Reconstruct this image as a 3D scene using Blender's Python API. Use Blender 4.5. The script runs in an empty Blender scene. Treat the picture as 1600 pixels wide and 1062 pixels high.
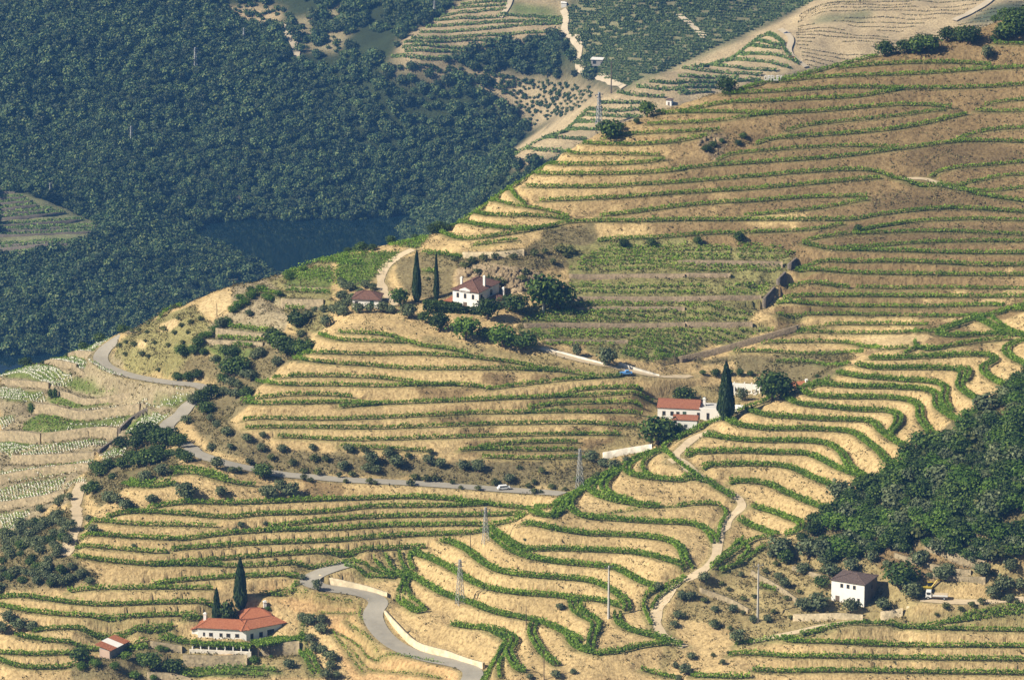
import bpy, bmesh, math, random
import numpy as np
from mathutils import Vector, Matrix
R = math.radians
random.seed(7); rng = np.random.default_rng(7)
scene = bpy.context.scene
COL = scene.collection
# ---------------------------------------------------------------- camera, sky, sun, exposure
CAM_Z = 500.0; RIVER = -200.0; PITCH = R(16.0); FPX = 7500.0
cam_d = bpy.data.cameras.new("camera"); cam = bpy.data.objects.new("camera", cam_d); COL.objects.link(cam)
cam_d.sensor_width = 36.0; cam_d.lens = 36.0*FPX/1600.0; cam_d.clip_start = 1.0; cam_d.clip_end = 9000.0
cam.location = (0, 0, CAM_Z); cam.rotation_euler = (math.pi/2-PITCH, 0, 0); scene.camera = cam
SUN_EL = R(40.0); SUN_DIR = Vector((-math.cos(R(22)), -math.sin(R(22)), 0))      # horizontal direction towards the sun
to_sun = Vector((SUN_DIR.x*math.cos(SUN_EL), SUN_DIR.y*math.cos(SUN_EL), math.sin(SUN_EL)))
world = bpy.data.worlds.new("World"); scene.world = world; world.use_nodes = True
wn = world.node_tree.nodes; wl = world.node_tree.links
sky = wn.new("ShaderNodeTexSky"); sky.sky_type = 'NISHITA'; sky.sun_disc = False
sky.sun_elevation = SUN_EL; sky.sun_rotation = math.atan2(SUN_DIR.x, SUN_DIR.y)
wn["Background"].inputs[1].default_value = 0.04
wl.new(sky.outputs[0], wn["Background"].inputs[0])
sun_d = bpy.data.lights.new("sun", 'SUN'); sun_d.energy = 5.0; sun_d.angle = R(0.5); sun_d.color = (1.0, 0.91, 0.76)
sun = bpy.data.objects.new("sun", sun_d); COL.objects.link(sun); sun.location = (-300, 900, 700)
sun.rotation_euler = to_sun.to_track_quat('Z', 'Y').to_euler()
vs = scene.view_settings; vs.view_transform = 'Standard'; vs.look = 'None'; vs.gamma = 1.0; vs.exposure = 0.68
scene.cycles.volume_bounces = 0; scene.cycles.max_bounces = 5; scene.cycles.diffuse_bounces = 2; scene.cycles.transparent_max_bounces = 8
# ---------------------------------------------------------------- geometry of sight lines
CP, SP = math.cos(PITCH), math.sin(PITCH)
def ray(px, py):
    u = (px-800.0)/FPX; v = (531.0-py)/FPX
    dy = CP+v*SP; dz = -SP+v*CP
    return u/dy, -dz/dy                    # X per unit Y, drop per unit Y
def project(X, Y, Z):
    dz = Z-CAM_Z
    t = Y*CP-dz*SP; v = (Y*SP+dz*CP)/t; u = X/t
    return 800+u*FPX, 531-v*FPX
TILES = {'T1':(0,0,.339),'T2':(530,0,.339),'T3':(1060,0,.339),'T4':(0,350,.339),'T5':(530,350,.339),'T6':(1060,350,.339),
 'T7':(0,702,.339),'T8':(530,702,.339),'T9':(1060,702,.339),'A':(640,380,.1625),'B':(990,550,.1883),'C':(1240,840,.1883),
 'D':(100,870,.25),'E':(0,500,.2),'F':(120,380,.2543),'G':(400,860,.25),'P':(0,0,1.0)}
def pts(s):
    out = []; t = TILES['P']
    for w in s.split():
        if w in TILES: t = TILES[w]
        else:
            x, y = w.split(','); out.append((t[0]+float(x)*t[2], t[1]+float(y)*t[2]))
    return out
def smooth(p, step=6.0, closed=False):
    """Catmull-Rom through the points, sampled about every `step`."""
    p = np.array(p, float); n = len(p); out = []
    if n < 3 and not closed:
        k = max(2, int(np.hypot(*(p[1]-p[0])[:2])/step)+1)
        return np.array([p[0]+(p[1]-p[0])*t for t in np.linspace(0, 1, k)])
    for i in range(n-1):
        p0 = p[max(i-1, 0)]; p1 = p[i]; p2 = p[i+1]; p3 = p[min(i+2, n-1)]
        k = max(1, int(np.hypot(*(p2-p1)[:2])/step))
        for j in range(k):
            t = j/k
            out.append(.5*((2*p1)+(-p0+p2)*t+(2*p0-5*p1+4*p2-p3)*t*t+(-p0+3*p1-3*p2+p3)*t**3))
    out.append(p[-1]); return np.array(out)
# ---------------------------------------------------------------- vine rows read off the hillsides: zone | rows in the band | height | path
ROWS = """
ridge|2|117|T8 1480,10 1400,35 1335,75 1318,100 1350,125 1450,140 1560,148 T9 90,150 180,190 255,232
ridge|1||T8 1490,15 1430,40 1395,75 1405,110 1440,130
ridge|1||T8 1495,5 1520,30 1560,70 T9 30,90 100,140
ridge|2|115|T8 1300,95 1200,150 1155,185 1180,215 1280,245 1400,262 1480,268
ridge|2||T8 1280,110 1225,150 1215,190 1260,222 1350,243
ridge|0||T8 1165,303 1240,295 1330,285 1430,270 1593,264
ridge|1||T9 0,265 90,255 170,255 215,275 225,300 195,350 183,415
ridge|2|112.5|T8 1130,190 1080,220 1055,262 1085,300 1150,320 1300,330 1450,340 1593,345 T9 60,345 120,370 155,410 165,435
ridge|2||T8 1100,200 1040,240 1000,285 990,320
ridge|2|110.5|T8 850,350 920,355 1000,375 1150,395 1300,400 1450,412 1530,430 1575,470 1590,520
ridge|1||T9 0,440 20,480 30,510 70,542
ridge|2|108|T8 710,380 780,430 860,468 1000,465 1150,470 1350,480 1450,500 1530,520 1590,545
ridge|2|106.8|T8 700,400 760,450 830,490 900,510 1050,530 1200,542 1280,555 1340,590 1400,620 1470,640
ridge|2|104.5|T8 470,425 540,445 600,480 660,530 750,570 900,590 1050,600 1150,610 1230,640 1290,680 1330,720 1320,750
ridge|2|102|T8 330,480 420,510 520,560 600,610 700,650 850,670 1000,680 1100,695 1200,700 1300,730
ridge|2|99.5|T8 300,570 350,600 420,640 500,680 600,710 680,745 800,775 900,790 1000,830 1080,870 1110,890
ridge|2||T8 1070,700 1080,750 1130,780 1180,805 1165,860 1155,920
ridge|1||T8 1115,712 1110,740 1150,765 1200,795 1205,815 1185,860
ridge|2||T8 905,800 880,840 900,890 940,950 1000,1000
ridge|2|96|T8 1060,880 1100,920 1180,945 1300,935 1400,910 1500,900 1580,908
ridge|1||T8 1000,830 1050,870 1080,920 1200,950
ridge|2||T8 520,810 600,825 700,830 780,860 812,890 775,930 795,980 830,1030 860,1025
ridge|1||T8 650,825 740,870 770,900 700,980 650,1060
ridge|1||T8 760,905 700,990 672,1060
ridge|1||T8 770,930 735,1000 740,1060
ridge|2||T8 1280,760 1280,800 1330,835 1400,855 1470,870 1520,890
ridge|2||T8 320,590 300,620 275,680 320,730 360,760 400,745
ridge|1||T8 295,610 330,680 395,740
ridge|1||T8 330,480 318,520 345,565
ridge|1||T8 275,480 290,540 325,585
ridge|1||T8 210,490 250,560 310,592
ridge|1||T8 160,510 200,560 290,595
ridge|1||T8 60,512 120,552 230,582 330,602
ridge|1||T8 20,540 100,578 250,598
ridge|2||T8 890,290 960,318 1010,300 1060,230 1150,160 1300,92
ridge|1||T8 900,272 970,272 1025,232 1120,180 1250,108 1320,75 1400,20 1440,0
ridge|1||T8 1590,580 1500,630 1420,670 1400,720 1420,780 1440,820
ridge|1||T8 1600,600 1520,650 1460,695 1440,745
ridge|2|119|T9 110,80 250,75 400,75 520,90 600,130 700,170 770,195
ridge|2|121|T9 30,20 150,18 300,15 450,22 590,25 660,55 740,95 830,130 880,150
ridge|2|116.5|T9 235,150 330,155 430,170 500,210 600,250 680,280
ridge|2|113|T9 340,270 420,290 500,320 560,345 562,375 490,400
ridge|2||T9 280,335 350,365 450,400
ridge|1||T9 150,570 260,480 350,420 430,410
ridge|1||T9 150,548 255,455 300,415
ridge|1||T9 190,575 330,500 400,450
ridge|1||T9 260,430 330,462 270,520
ridge|2|122.8|T6 120,975 200,990 350,1005 500,1005 650,1010 710,1030 750,1060 T9 790,90 870,140
ridge|2|124.6|T6 225,905 260,930 400,950 550,950 700,955 800,965 850,1000 930,1060 T9 950,55 990,75
ridge|2|126.4|T6 320,860 380,885 500,895 650,905 800,910 890,915 930,960 1000,1010 1050,1030
ridge|2|128.2|T6 480,800 550,835 700,850 850,865 960,865 1010,890 1000,940 970,975
ridge|1||T6 1020,880 1030,920 985,970
ridge|2|130|T6 570,775 600,795 750,805 900,805 1050,815 1110,850 1110,900 1165,975
ridge|2|131.8|T6 600,762 650,745 800,755 1000,760 1150,770 1190,800 1190,850 1290,915
ridge|2|133.6|T6 735,690 800,705 900,715 1050,725 1180,735 1230,760 1220,820 1250,870
ridge|2|135.5|T6 820,655 900,670 1050,670 1200,670 1290,675 1310,700 1290,750 1330,790 1385,820
ridge|1||T6 1300,665 1350,680 1325,730
ridge|2|137.5|T6 880,625 1000,625 1150,618 1300,610 1440,610 1460,635 1400,665 1420,705 1500,750
ridge|1||T6 1045,600 1100,575 1200,580 1300,560 1400,545 1530,535
ridge|1||T6 1090,545 1092,575 1150,588 1230,575
ridge|2|142|T6 1190,512 1250,522 1400,515 1500,510 1593,520
ridge|2||T6 1195,505 1260,480 1330,455 1480,415 1593,380
ridge|2||T6 1380,445 1430,470 1500,508
ridge|1||T6 1440,432 1500,480 1593,522
ridge|2||T6 1593,540 1530,560 1500,590 1530,620 1590,650
ridge|1||T6 1510,398 1593,402
ridge|1||T6 0,1000 100,935 200,900 300,858 400,820 450,790 600,750 700,718
ridge|1||B 240,800 330,740 500,670 620,600 740,570
ridge|1||B 240,830 300,880 400,950 500,1030 560,1062
low|2|110|T7 680,280 760,262 900,250 1060,255 1200,250 1400,240 1593,235 T8 200,230 350,228 500,235 650,255 780,270 890,280
low|2|109|T7 490,320 560,300 680,295 850,305 1050,320 1200,305 1400,300 1563,288 T8 150,270 350,268 550,265 700,257
low|1||T7 390,350 450,335 600,350 800,355 1000,360
low|2|108|T7 1240,365 1400,345 1563,328 T8 150,318 400,312 600,310 850,305
low|2|107|T7 370,395 500,402 650,412 850,420 950,405 1100,390 1300,378 1563,372 T8 200,358 400,355 600,352 700,355 800,335 860,310
low|1||T7 345,448 500,460 650,475 770,480
low|2|105|T7 790,468 900,458 1100,445 1300,435 1563,425 T8 200,408 400,400 600,392 720,372
low|2|103|T7 340,495 450,515 600,530 700,535 850,525 950,518 1100,505 1300,490 1563,472 T8 200,465 320,458 400,455
low|1|102|T7 700,540 900,537 1100,545 1300,535 1563,522 T8 60,510
low|2|99.5|T7 700,628 850,608 1000,598 1200,588 1380,580
low|1|97.5|T7 310,662 420,648 600,645 800,645 980,648
low|2|95.5|T7 0,690 100,682 200,695 350,715 500,722 700,715 980,708
low|2|94|T7 0,725 100,745 250,765 450,775 700,772 920,765
low|2|90.5|T7 150,845 250,830 450,828 650,820 800,818
low|2|88.5|T7 70,860 200,885 350,895 500,892 680,888
low|2|86|T7 0,942 150,950 340,945
low|2|84|T7 0,970 50,1000 150,1012 340,1008
low|2||T7 570,170 700,180 810,165
low|1||T7 600,155 700,162 790,152
low|2||T7 780,100 880,95 980,115 1050,140
low|1||T7 800,118 880,112 970,132 1060,158 1180,172
mid|1|137.6|T5 0,505 100,508 200,515 270,530 340,555 400,570 500,580 600,605
mid|1|136.3|T4 1470,515 T5 0,540 150,545 300,552
mid|1|133.9>127.3|T4 1370,612 1450,600 T5 30,603 150,608 330,605 500,612 650,625 780,640 900,665 1000,680 1100,695 1180,708
mid|1|132.1>129|T4 1350,625 1450,640 T5 30,650 150,658 300,670 450,673 600,672 800,675 1000,682
mid|1|129.6>128.5|T4 1260,715 1400,705 T5 0,707 100,710 200,715 300,730 420,745 540,745
mid|1|129>128|T4 1180,730 1300,745 T5 30,748 200,752 400,747 600,750 700,765
mid|1|128>127.4|T5 700,765 850,745 1000,728 1150,715 1300,706
mid|1||T4 1110,820 1250,800 1400,790 1593,798 T5 60,803
mid|2|126>125.5|T4 1090,820 1150,832 1300,832 1500,828 T5 30,828 200,832 400,825 600,818 800,808 1000,800 1100,770 1250,760 1400,760
mid|1||T5 1000,800 1200,795 1400,780 1450,775
mid|1||T5 0,850 100,842 200,834
mid|1|123.5>121.5|T4 1120,910 1200,900 1400,905 T5 0,905 200,897 400,888 600,878 850,875 1000,870 1200,872 1400,875
mid|1||T5 870,860 950,840 1100,832 1400,825
mid|1|122.1>119|T4 1130,945 1300,942 T5 0,945 200,945 400,938 600,930 850,925 1100,922 1370,938
mid|1|120>117.7|T4 1280,985 1400,990 T5 0,1000 200,998 400,990 600,985 800,980 1000,975 1300,975
mid|1||T5 640,1035 750,1020 900,1010 1100,1010
mid|1||T5 0,1030 200,1040 400,1050
mid|1||T8 550,8 700,4 900,8 1100,6
mid|1||T8 660,40 900,47 1150,38
upper|2||T3 240,440 330,405 450,375 560,345 650,325 760,300 920,262
upper|2||T3 740,320 900,305 1100,295 1300,295 1440,305
upper|2||T3 440,385 600,368 800,355 1000,350 1200,340 1400,325 1593,315
upper|2||T3 200,440 400,430 600,418 800,408 1000,412 1200,412 1400,408 1593,395
upper|2||T2 1460,525 1563,524 T3 200,482 400,472 600,462 780,455 900,440 1040,415
upper|2||T3 0,525 200,522 400,528 600,522 800,505 1000,490 1150,490 1260,503
upper|1||T2 1420,578 1563,572 T3 150,565 300,545 430,530
upper|1||T3 500,608 600,582 800,560 1000,540 1150,520 1230,512
upper|1||T2 1200,650 1300,630 1420,618 1563,613 T3 100,608 190,602
upper|2||T3 360,670 430,645 600,632 800,620 1000,600 1150,572 1330,530
upper|2||T2 1125,665 1200,670 1350,672 1500,665 1563,658 T3 60,645 130,632
upper|1||T3 175,745 250,715 400,700 600,685 800,678 1010,685
upper|1||T2 1050,705 1100,715 1300,715 1480,722
upper|2||T3 0,785 150,770 400,752 600,740 800,722 1000,695 1050,690 1250,662 1400,655 1593,660
upper|1||T3 1270,655 1400,610 1593,592
upper|2||T2 970,762 1100,765 1300,762 1400,755 1500,742
upper|2||T2 910,808 1050,808 1200,808 1400,803 1593,788
upper|2||T2 860,865 1000,868 1200,868 1400,855 1563,847 T3 200,830 400,815 600,798 800,788 930,800 1050,850 1250,880 1400,905 1593,935
upper|2||T2 920,932 1100,925 1300,915 1563,897 T3 200,885 450,868 700,845 930,825
upper|1||T3 1160,805 1300,775 1450,765 1593,750
upper|1||T3 1200,855 1350,845 1500,815 1593,810
upper|1||T3 1300,880 1450,885 1593,868
upper|2||T2 1200,1000 1350,985 1500,965 T3 0,956 200,940 400,930 600,915 870,910
upper|1||T3 300,1000 450,985 650,965 870,925
upper|2||T2 550,1005 570,1030 650,1045 800,1060 950,1055 1060,1030 1200,1025 1400,1025 T3 0,1020 200,1020 400,1018 600,1018 800,1018 900,1000 1050,980 1250,965 1400,970 1593,985
upper|1||T3 860,1060 1050,1030 1250,1018 1400,1015 1593,1022
upper|1||T3 1410,490 1500,472 1593,465
upper|1||T3 1370,515 1480,520 1593,515
upper|1||T3 1450,205 1593,208
upper|2||T2 780,855 790,880 820,920 860,945
upper|1||T2 700,905 720,930 800,950 900,965 1000,985 1060,1005
upper|2||T2 620,960 640,990 750,1000 900,1000 1060,1018
upper|1||T2 770,860 840,840 900,800 960,760
upper|2||T2 470,1060 510,1030 560,990 640,940 700,900 780,862
upper|2||T5 460,30 480,50 560,75 650,70 800,48 900,30 1000,15
upper|1||T5 580,0 700,15 800,25 880,22
upper|1||T5 620,95 720,90 820,78
upper|1||T5 410,145 480,145 570,142
upper|2||T5 1190,85 1300,75 1450,70 1563,62 T6 150,50 240,48
upper|1||T6 240,50 400,42 600,32 720,12 760,5
upper|1||T6 570,90 600,80 650,68 800,45 900,22 1050,0
upper|1||T6 800,52 1000,42 1200,38 1400,45 1593,55
upper|1||T6 780,112 900,108 1100,92 1300,85 1593,85
upper|2||T6 570,95 620,105 700,122 800,125 1000,130 1300,138 1593,140
upper|2||T6 540,190 640,175 800,180 1000,178 1200,185 1400,195 1593,195
upper|2||T6 540,200 620,215 800,230 1000,235 1300,240 1593,240
upper|2||T6 510,270 580,270 680,285 790,298
upper|1||T6 820,298 1000,300 1200,298 1593,303
upper|2||T6 480,335 700,335 1000,338 1300,340 1593,340
upper|2||T6 450,350 550,368 700,380 850,385 1000,385 1200,385 1400,380 1500,380
upper|1||T6 450,420 700,420 1000,425 1250,430 1430,425
upper|1||T6 560,480 700,468 850,465 1150,468
upper|1||T6 540,500 700,505 900,508 1200,500
upper|1||T6 380,550 560,548 760,550 860,572 1000,580 1060,570
upper|1||T6 250,592 400,592 600,605 750,600 850,595
upper|1||T6 450,640 600,640 700,660 790,650
nose|1||T4 1370,170 1480,172 1593,180 T5 100,185
nose|1||F 1120,300 1200,310 1250,320
nose|1||F 930,480 1050,495 1230,525
nose|1||F 850,555 1000,565 1170,580
nose|1||F 960,630 1080,640
nose|1||F 1280,365 1400,375
nose|1||F 500,470 560,420 640,390
nose|2||A 120,100 300,112 500,105
nose|1||A 130,280 200,283 240,285
nose|1||F 1290,285 1400,290 1560,295
bottom|2|104|T9 560,868 640,848 750,835 900,828 1100,825 1250,800 1400,790 1593,782
bottom|1||T9 1100,830 1300,835 1593,840
bottom|1||T9 260,910 400,895 550,880
bottom|2|102|T9 480,890 700,895 900,905 1100,910 1593,912
bottom|2|99.5|T9 230,955 300,945 500,960 700,962 900,965 1200,970 1593,975
bottom|2|97|T9 340,1025 500,1030 700,1025 1000,1030 1300,1035 1593,1038
bottom|2||T9 60,1050 250,1055 330,1052
bottom|1||T8 1390,1020 1500,1050 1560,1062
bottom|1||T9 380,632 450,645
house|1||D 600,455 680,480 770,500
house|1||D 590,480 670,505 770,530 830,525
house|1||D 745,400 800,390 900,360
house|1||D 390,545 450,555 530,560
house|1||D 1500,400 1490,480 1520,560 1560,650 1600,740
house|1||D 1470,480 1475,560 1510,650 1560,740
house|1||D 680,720 800,700 1000,700 1200,700 1330,720
house|1||D 700,745 900,730 1100,735 1250,745
young|1||D 1240,240 1350,210 1460,185
young|1||G 480,520 540,590 600,680 670,765
young|1||G 460,500 500,520 600,570 660,620 700,680 770,690
young|1||G 560,590 620,650 680,730
young|1||G 560,440 620,500 700,570 740,620 760,660
young|1||G 640,340 660,370 640,410 660,455
young|1||G 230,230 220,260 270,290 330,300
young|1||G 380,320 480,330 600,335
young|1||G 390,390 500,390 620,400
young|1||G 700,750 850,760 1000,775 1150,800
young|1||G 760,680 900,690 1060,705 1180,720
nearwood|1||T7 1380,640 1320,680 1200,665
"""
FARROWS = """
spur|T2 470,80 600,60 770,45
spur|T2 440,100 560,90 700,85 760,80
spur|T2 400,130 560,118 740,105 1030,98
spur|T2 370,155 520,150 700,135 860,118 1030,112
spur|T2 330,180 480,178 620,170 800,160 1020,145
spur|T2 300,200 450,195 600,190 740,188
spur|T2 290,222 420,215 560,225 700,215
spur|T2 300,240 450,240 600,240
spur|T2 240,265 330,268 400,278 520,268
spur|T2 560,25 650,15 770,8
spur|T2 520,42 640,35 770,25
spur|T2 740,70 850,80 1030,85
mids|T3 350,150 420,165 490,205
mids|T3 300,180 380,195 470,215
mids|T3 220,208 330,215 470,230
mids|T3 165,238 300,255 450,258 560,300
mids|T3 105,265 250,280 400,290 520,320
mids|T3 60,290 200,310 350,325 450,330
mids|T3 20,320 150,335 300,345 390,350
mids|T3 0,355 150,360 280,365
mids|T3 400,120 420,160 480,200 490,240 560,300
mids|T3 0,382 200,380 380,372
mids|T3 0,407 170,402
mids|T3 0,432 150,425
mids|T2 1430,380 1500,388 1593,385
mids|T2 1370,405 1450,412 1593,420
mids|T2 1280,432 1400,448 1500,450
mids|T2 1200,480 1300,478 1400,480
mids|T2 1100,510 1250,515 1400,510
mids|T2 1060,535 1200,538 1400,545
mids|T2 990,562 1100,568 1200,565
mids|T2 930,598 1050,602 1190,602
mids|T2 870,635 1000,640 1150,648
mids|T2 810,685 950,700 1080,705
left|T1 0,885 70,885
left|T1 0,915 110,910
left|T1 0,938 140,928
left|T1 0,965 170,945
left|T1 0,990 240,965
left|T1 0,1008 300,980
left|T1 0,1040 380,1015
left|T1 0,1058 480,1040
left|T4 0,30 120,30 460,22
left|T4 0,50 100,50 440,35
left|T4 0,100 200,85 430,75
left|T4 0,115 200,95 410,88
left|T4 60,138 200,125 400,115
left|T4 60,150 250,138 390,130
"""
# road, track and wall lines: name | half width | path
ROADS = """
road|2.15|T4 620,498 585,502 545,528 505,560 470,600 462,635 505,668 600,700 750,727 860,738 930,745 965,760 950,790 900,815 860,845 835,880 790,910 765,950 820,1000 900,1045 T7 880,5 960,38 1050,65 1150,90 1300,118 1450,128 T8 0,140 200,150 400,160 600,175 800,190 1030,207
road|2.6|P 548,880 530,884 505,892 483,903 478,910 500,919 540,922 568,926 590,935 595,942 583,953 582,965 592,985 612,1005 635,1018 665,1028 700,1034 730,1042 740,1050 734,1064 715,1085
track|1.4|T5 340,118 270,150 210,200 190,260 210,320 270,375
track|1.3|T9 -40,60 10,40 60,90 130,150 240,200 295,240 290,280 240,310 190,400 180,440 170,500 110,560 40,600 T8 1560,600 1500,690 1460,750 1470,830 1530,880 1593,910
track|1.2|B 640,660 500,720 380,820 330,860 400,920 480,1000 600,1062
track|1.5|T7 380,150 360,200 350,260 355,330 320,430 300,490
track|1.2|T9 330,890 500,850 650,812 800,795
track|1.6|T5 930,572 1100,625 1300,665 1480,705 T6 60,700
track|1.8|T9 1120,690 1250,700 1400,705 1593,690
track|1.2|T3 1030,825 1150,818 1200,855 1300,878
"""
FARROADS = """
track|2.0|T2 790,0 785,30 765,65 740,85
track|2.4|T2 1030,50 1050,80 1035,150 1080,190 1130,240 1080,290 1180,350 1320,412
scar|3.2|T1 1290,115 1340,180 1365,225 1368,275
track|2.0|T3 560,55 460,95 470,140 530,190 500,240 590,315
track|2.2|T3 1470,-20 1440,10 1350,60 1270,100
track|2.0|T3 0,70 60,120 120,180
"""
# retaining walls: material | height above the ground in front | thickness | path along the top
WALLS = """
stone|1.6|A 515,95 665,92 880,95 1092,66
cream|2.4|T8 -90,580 -10,600 60,615 130,632 225,662
cream|1.3|T8 215,745 265,800 350,885 400,905
cream|1.3|T8 400,905 520,935 570,960 670,985
white|1.5|T5 930,575 1020,590 1100,612 1220,642
white|1.8|T5 1290,640 1350,660 1420,682 1475,698
white|1.5|T5 1215,1057 1300,1040 1440,1018
tan|0.9|C 0,240 150,290 300,330
tan|0.9|C 1100,60 1350,130 1593,200
tan|0.9|C 1150,300 1400,330 1593,330
tan|1.0|T9 340,560 480,640 560,700
tan|0.9|T9 100,640 240,690 330,740
tan|0.9|T9 1000,480 1200,540 1350,560
brown|1.0|T5 1060,235 1200,236 1400,233 1593,233
brown|1.0|T6 30,230 240,232
brown|1.0|T6 0,172 200,172 480,177
brown|1.0|T5 1080,338 1300,338 1593,338
brown|1.0|T6 30,337 380,333
brown|0.8|T5 1090,388 1300,385 1593,385
brown|1.0|T5 850,462 1100,460 1400,462 1593,458
brown|1.0|T6 30,455 200,458 340,455
brown|0.8|T5 950,535 1130,538 1330,540
brown|1.4|T6 0,615 120,590 300,540 440,500 550,468
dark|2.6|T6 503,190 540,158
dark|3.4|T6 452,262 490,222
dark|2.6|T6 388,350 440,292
tan|2.6|F 1260,345 1400,350 1520,350
tan|1.0|F 1290,270 1400,275 1520,280
tan|1.2|F 860,525 1000,545 1160,560
tan|1.1|F 760,595 900,600 1150,615
tan|1.4|E 30,470 200,478 390,495
tan|1.4|E 440,545 560,580 680,625 800,610 960,580 1100,565
tan|2.6|E 270,655 400,665 560,705 620,720 800,700 1100,655
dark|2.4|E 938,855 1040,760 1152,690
tan|3.0|E 0,870 130,870 325,890
tan|3.2|E 330,890 500,870 650,850 800,835 930,850
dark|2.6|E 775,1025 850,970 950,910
tan|1.6|E 540,240 660,248 760,250
tan|1.5|E 360,305 500,325 610,350
tan|1.5|E 610,375 700,440 800,485 900,500
tan|2.6|T7 60,30 240,25 440,15
tan|2.4|T7 0,120 240,80 430,62
tan|2.2|T7 0,245 200,215 300,190
tan|2.2|T7 0,372 70,368 160,330
tan|2.8|D 745,612 900,622 1145,615
tan|3.0|D 1230,545 1350,540 1470,530
tan|1.6|D 540,530 640,540 740,560
tan|1.8|D 520,725 700,730 800,765
stone|1.6|G 400,270 500,290 600,300 705,305
stone|1.5|C 0,640 200,635 400,630 575,645
stone|2.0|C 720,620 800,600 905,590
stone|1.5|C 940,570 1045,575
"""
# terrain control: px,py,height (near) and px,py,distance (far)
CTL_Z = """640,1140,82 560,1062,85 400,1140,79 150,1140,78 -100,1140,76 760,1062,92 900,1062,93.5 1050,1062,92 1200,1062,92 1400,1062,92 1600,1062,92 1750,1062,92
900,1200,80 1200,1200,80 1500,1200,80 1750,1200,80
480,905,100 560,915,98 592,942,96 592,985,93 665,1028,90.5 740,1050,88.5 500,960,93 480,1040,86.5 640,1055,86 520,1000,89.5 440,950,93.5 370,1035,86.5
1050,690,124.5 960,735,120 900,770,117 850,800,115 760,835,110 650,862,105 570,880,102
1150,645,128 1250,600,134 1330,565,138.5 1400,540,141 1500,510,145 1600,478,149 1720,440,154
1620,600,141 1720,640,144 1750,760,134
0,585,84 150,530,107 100,620,97 0,700,92 100,700,97 0,830,88 100,830,96 250,650,106 260,672,107 200,575,109 158,560,108.5 230,592,109.5 320,603,111 290,645,109 330,712,111 400,740,112.5 480,746,113 600,755,113.5 700,760,113.5 800,765,113 870,772,113
60,640,95 200,640,102 200,700,102 60,760,93 150,780,103 -100,620,80 -100,750,82 -100,900,84 -100,1000,80 0,760,90
200,515,112 250,485,121 340,450,130 430,430,133 500,405,137 600,380,141 690,372,145
300,560,118 300,520,123 400,520,127 400,480,130 450,600,121 480,470,133 600,450,137 380,640,117 420,560,122 350,680,113 560,420,139
700,505,136 760,530,136 850,555,133.5 700,470,137.5 760,480,137.5 800,490,137.5 745,500,137.2 650,480,137 650,440,139 850,485,136 580,480,135.5
820,440,142 760,440,141 720,430,141 880,430,141 800,390,149 720,385,147 880,395,146 940,400,145
940,580,130.5 1000,590,128 1040,600,126.5 1090,655,120.5 1040,670,119 1140,640,121 1190,620,122 1240,605,124 960,700,117.5 900,730,115 850,745,114.5 1060,600,125 1100,600,124.5 700,730,115 600,730,115.5 500,720,116 420,710,115.5 950,650,121.5 950,620,125 1000,560,131
900,540,132 1100,560,127.5 1000,505,134 1130,500,134.5 900,475,138 1100,475,138 1150,440,141.5 1000,430,142 1100,400,145 950,395,145 1200,520,132 1200,560,128
1300,560,127.5 1300,520,131 1400,520,132 1300,470,137 1450,470,137.5 1600,460,140 1700,440,142 1300,400,146 1450,400,146.5 1600,400,146.5 1700,400,146.5 1300,330,153 1450,330,153 1600,330,153 1300,260,161 1450,260,161 1600,260,161 1300,190,169 1450,190,169 1600,190,169.5 1700,200,169 1300,130,176 1450,130,176 1600,120,178 1380,90,181.5 1250,122,177 1450,70,184 1520,60,186 1600,22,192 1700,-20,198 1700,100,182
1130,145,173.5 1030,178,168.5 950,200,165.5 900,230,162 830,275,156 780,305,152.5 740,330,149 700,355,145.5 1130,200,168 1130,260,160.5 1130,330,152.5 1000,330,152.5 1000,260,160 900,290,156 900,340,151 820,340,150.5 750,355,147 1020,380,147
60,830,98 0,900,92 130,800,103 60,1000,88 200,820,105.5 200,760,109 250,720,110.5 200,700,106
370,1000,89 440,985,90.5 300,1000,88.5 200,1040,85 350,1045,84.5 130,1030,85
1060,1000,97.5 1180,970,103 1260,930,107 1330,945,107 1400,930,109 1480,930,110.5 1590,900,115 1100,1050,94 1300,995,102 1600,960,109 1750,900,118 1750,1000,104 1000,1040,95
1300,860,112 1400,850,116 1400,760,124 1500,700,132 1590,640,141 1590,760,131 1500,800,124 1590,850,121 1230,880,108 1300,800,116 1180,900,106 1120,920,103
960,1000,96.5 1000,980,98 1040,960,99.5 1100,870,106"""
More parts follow.
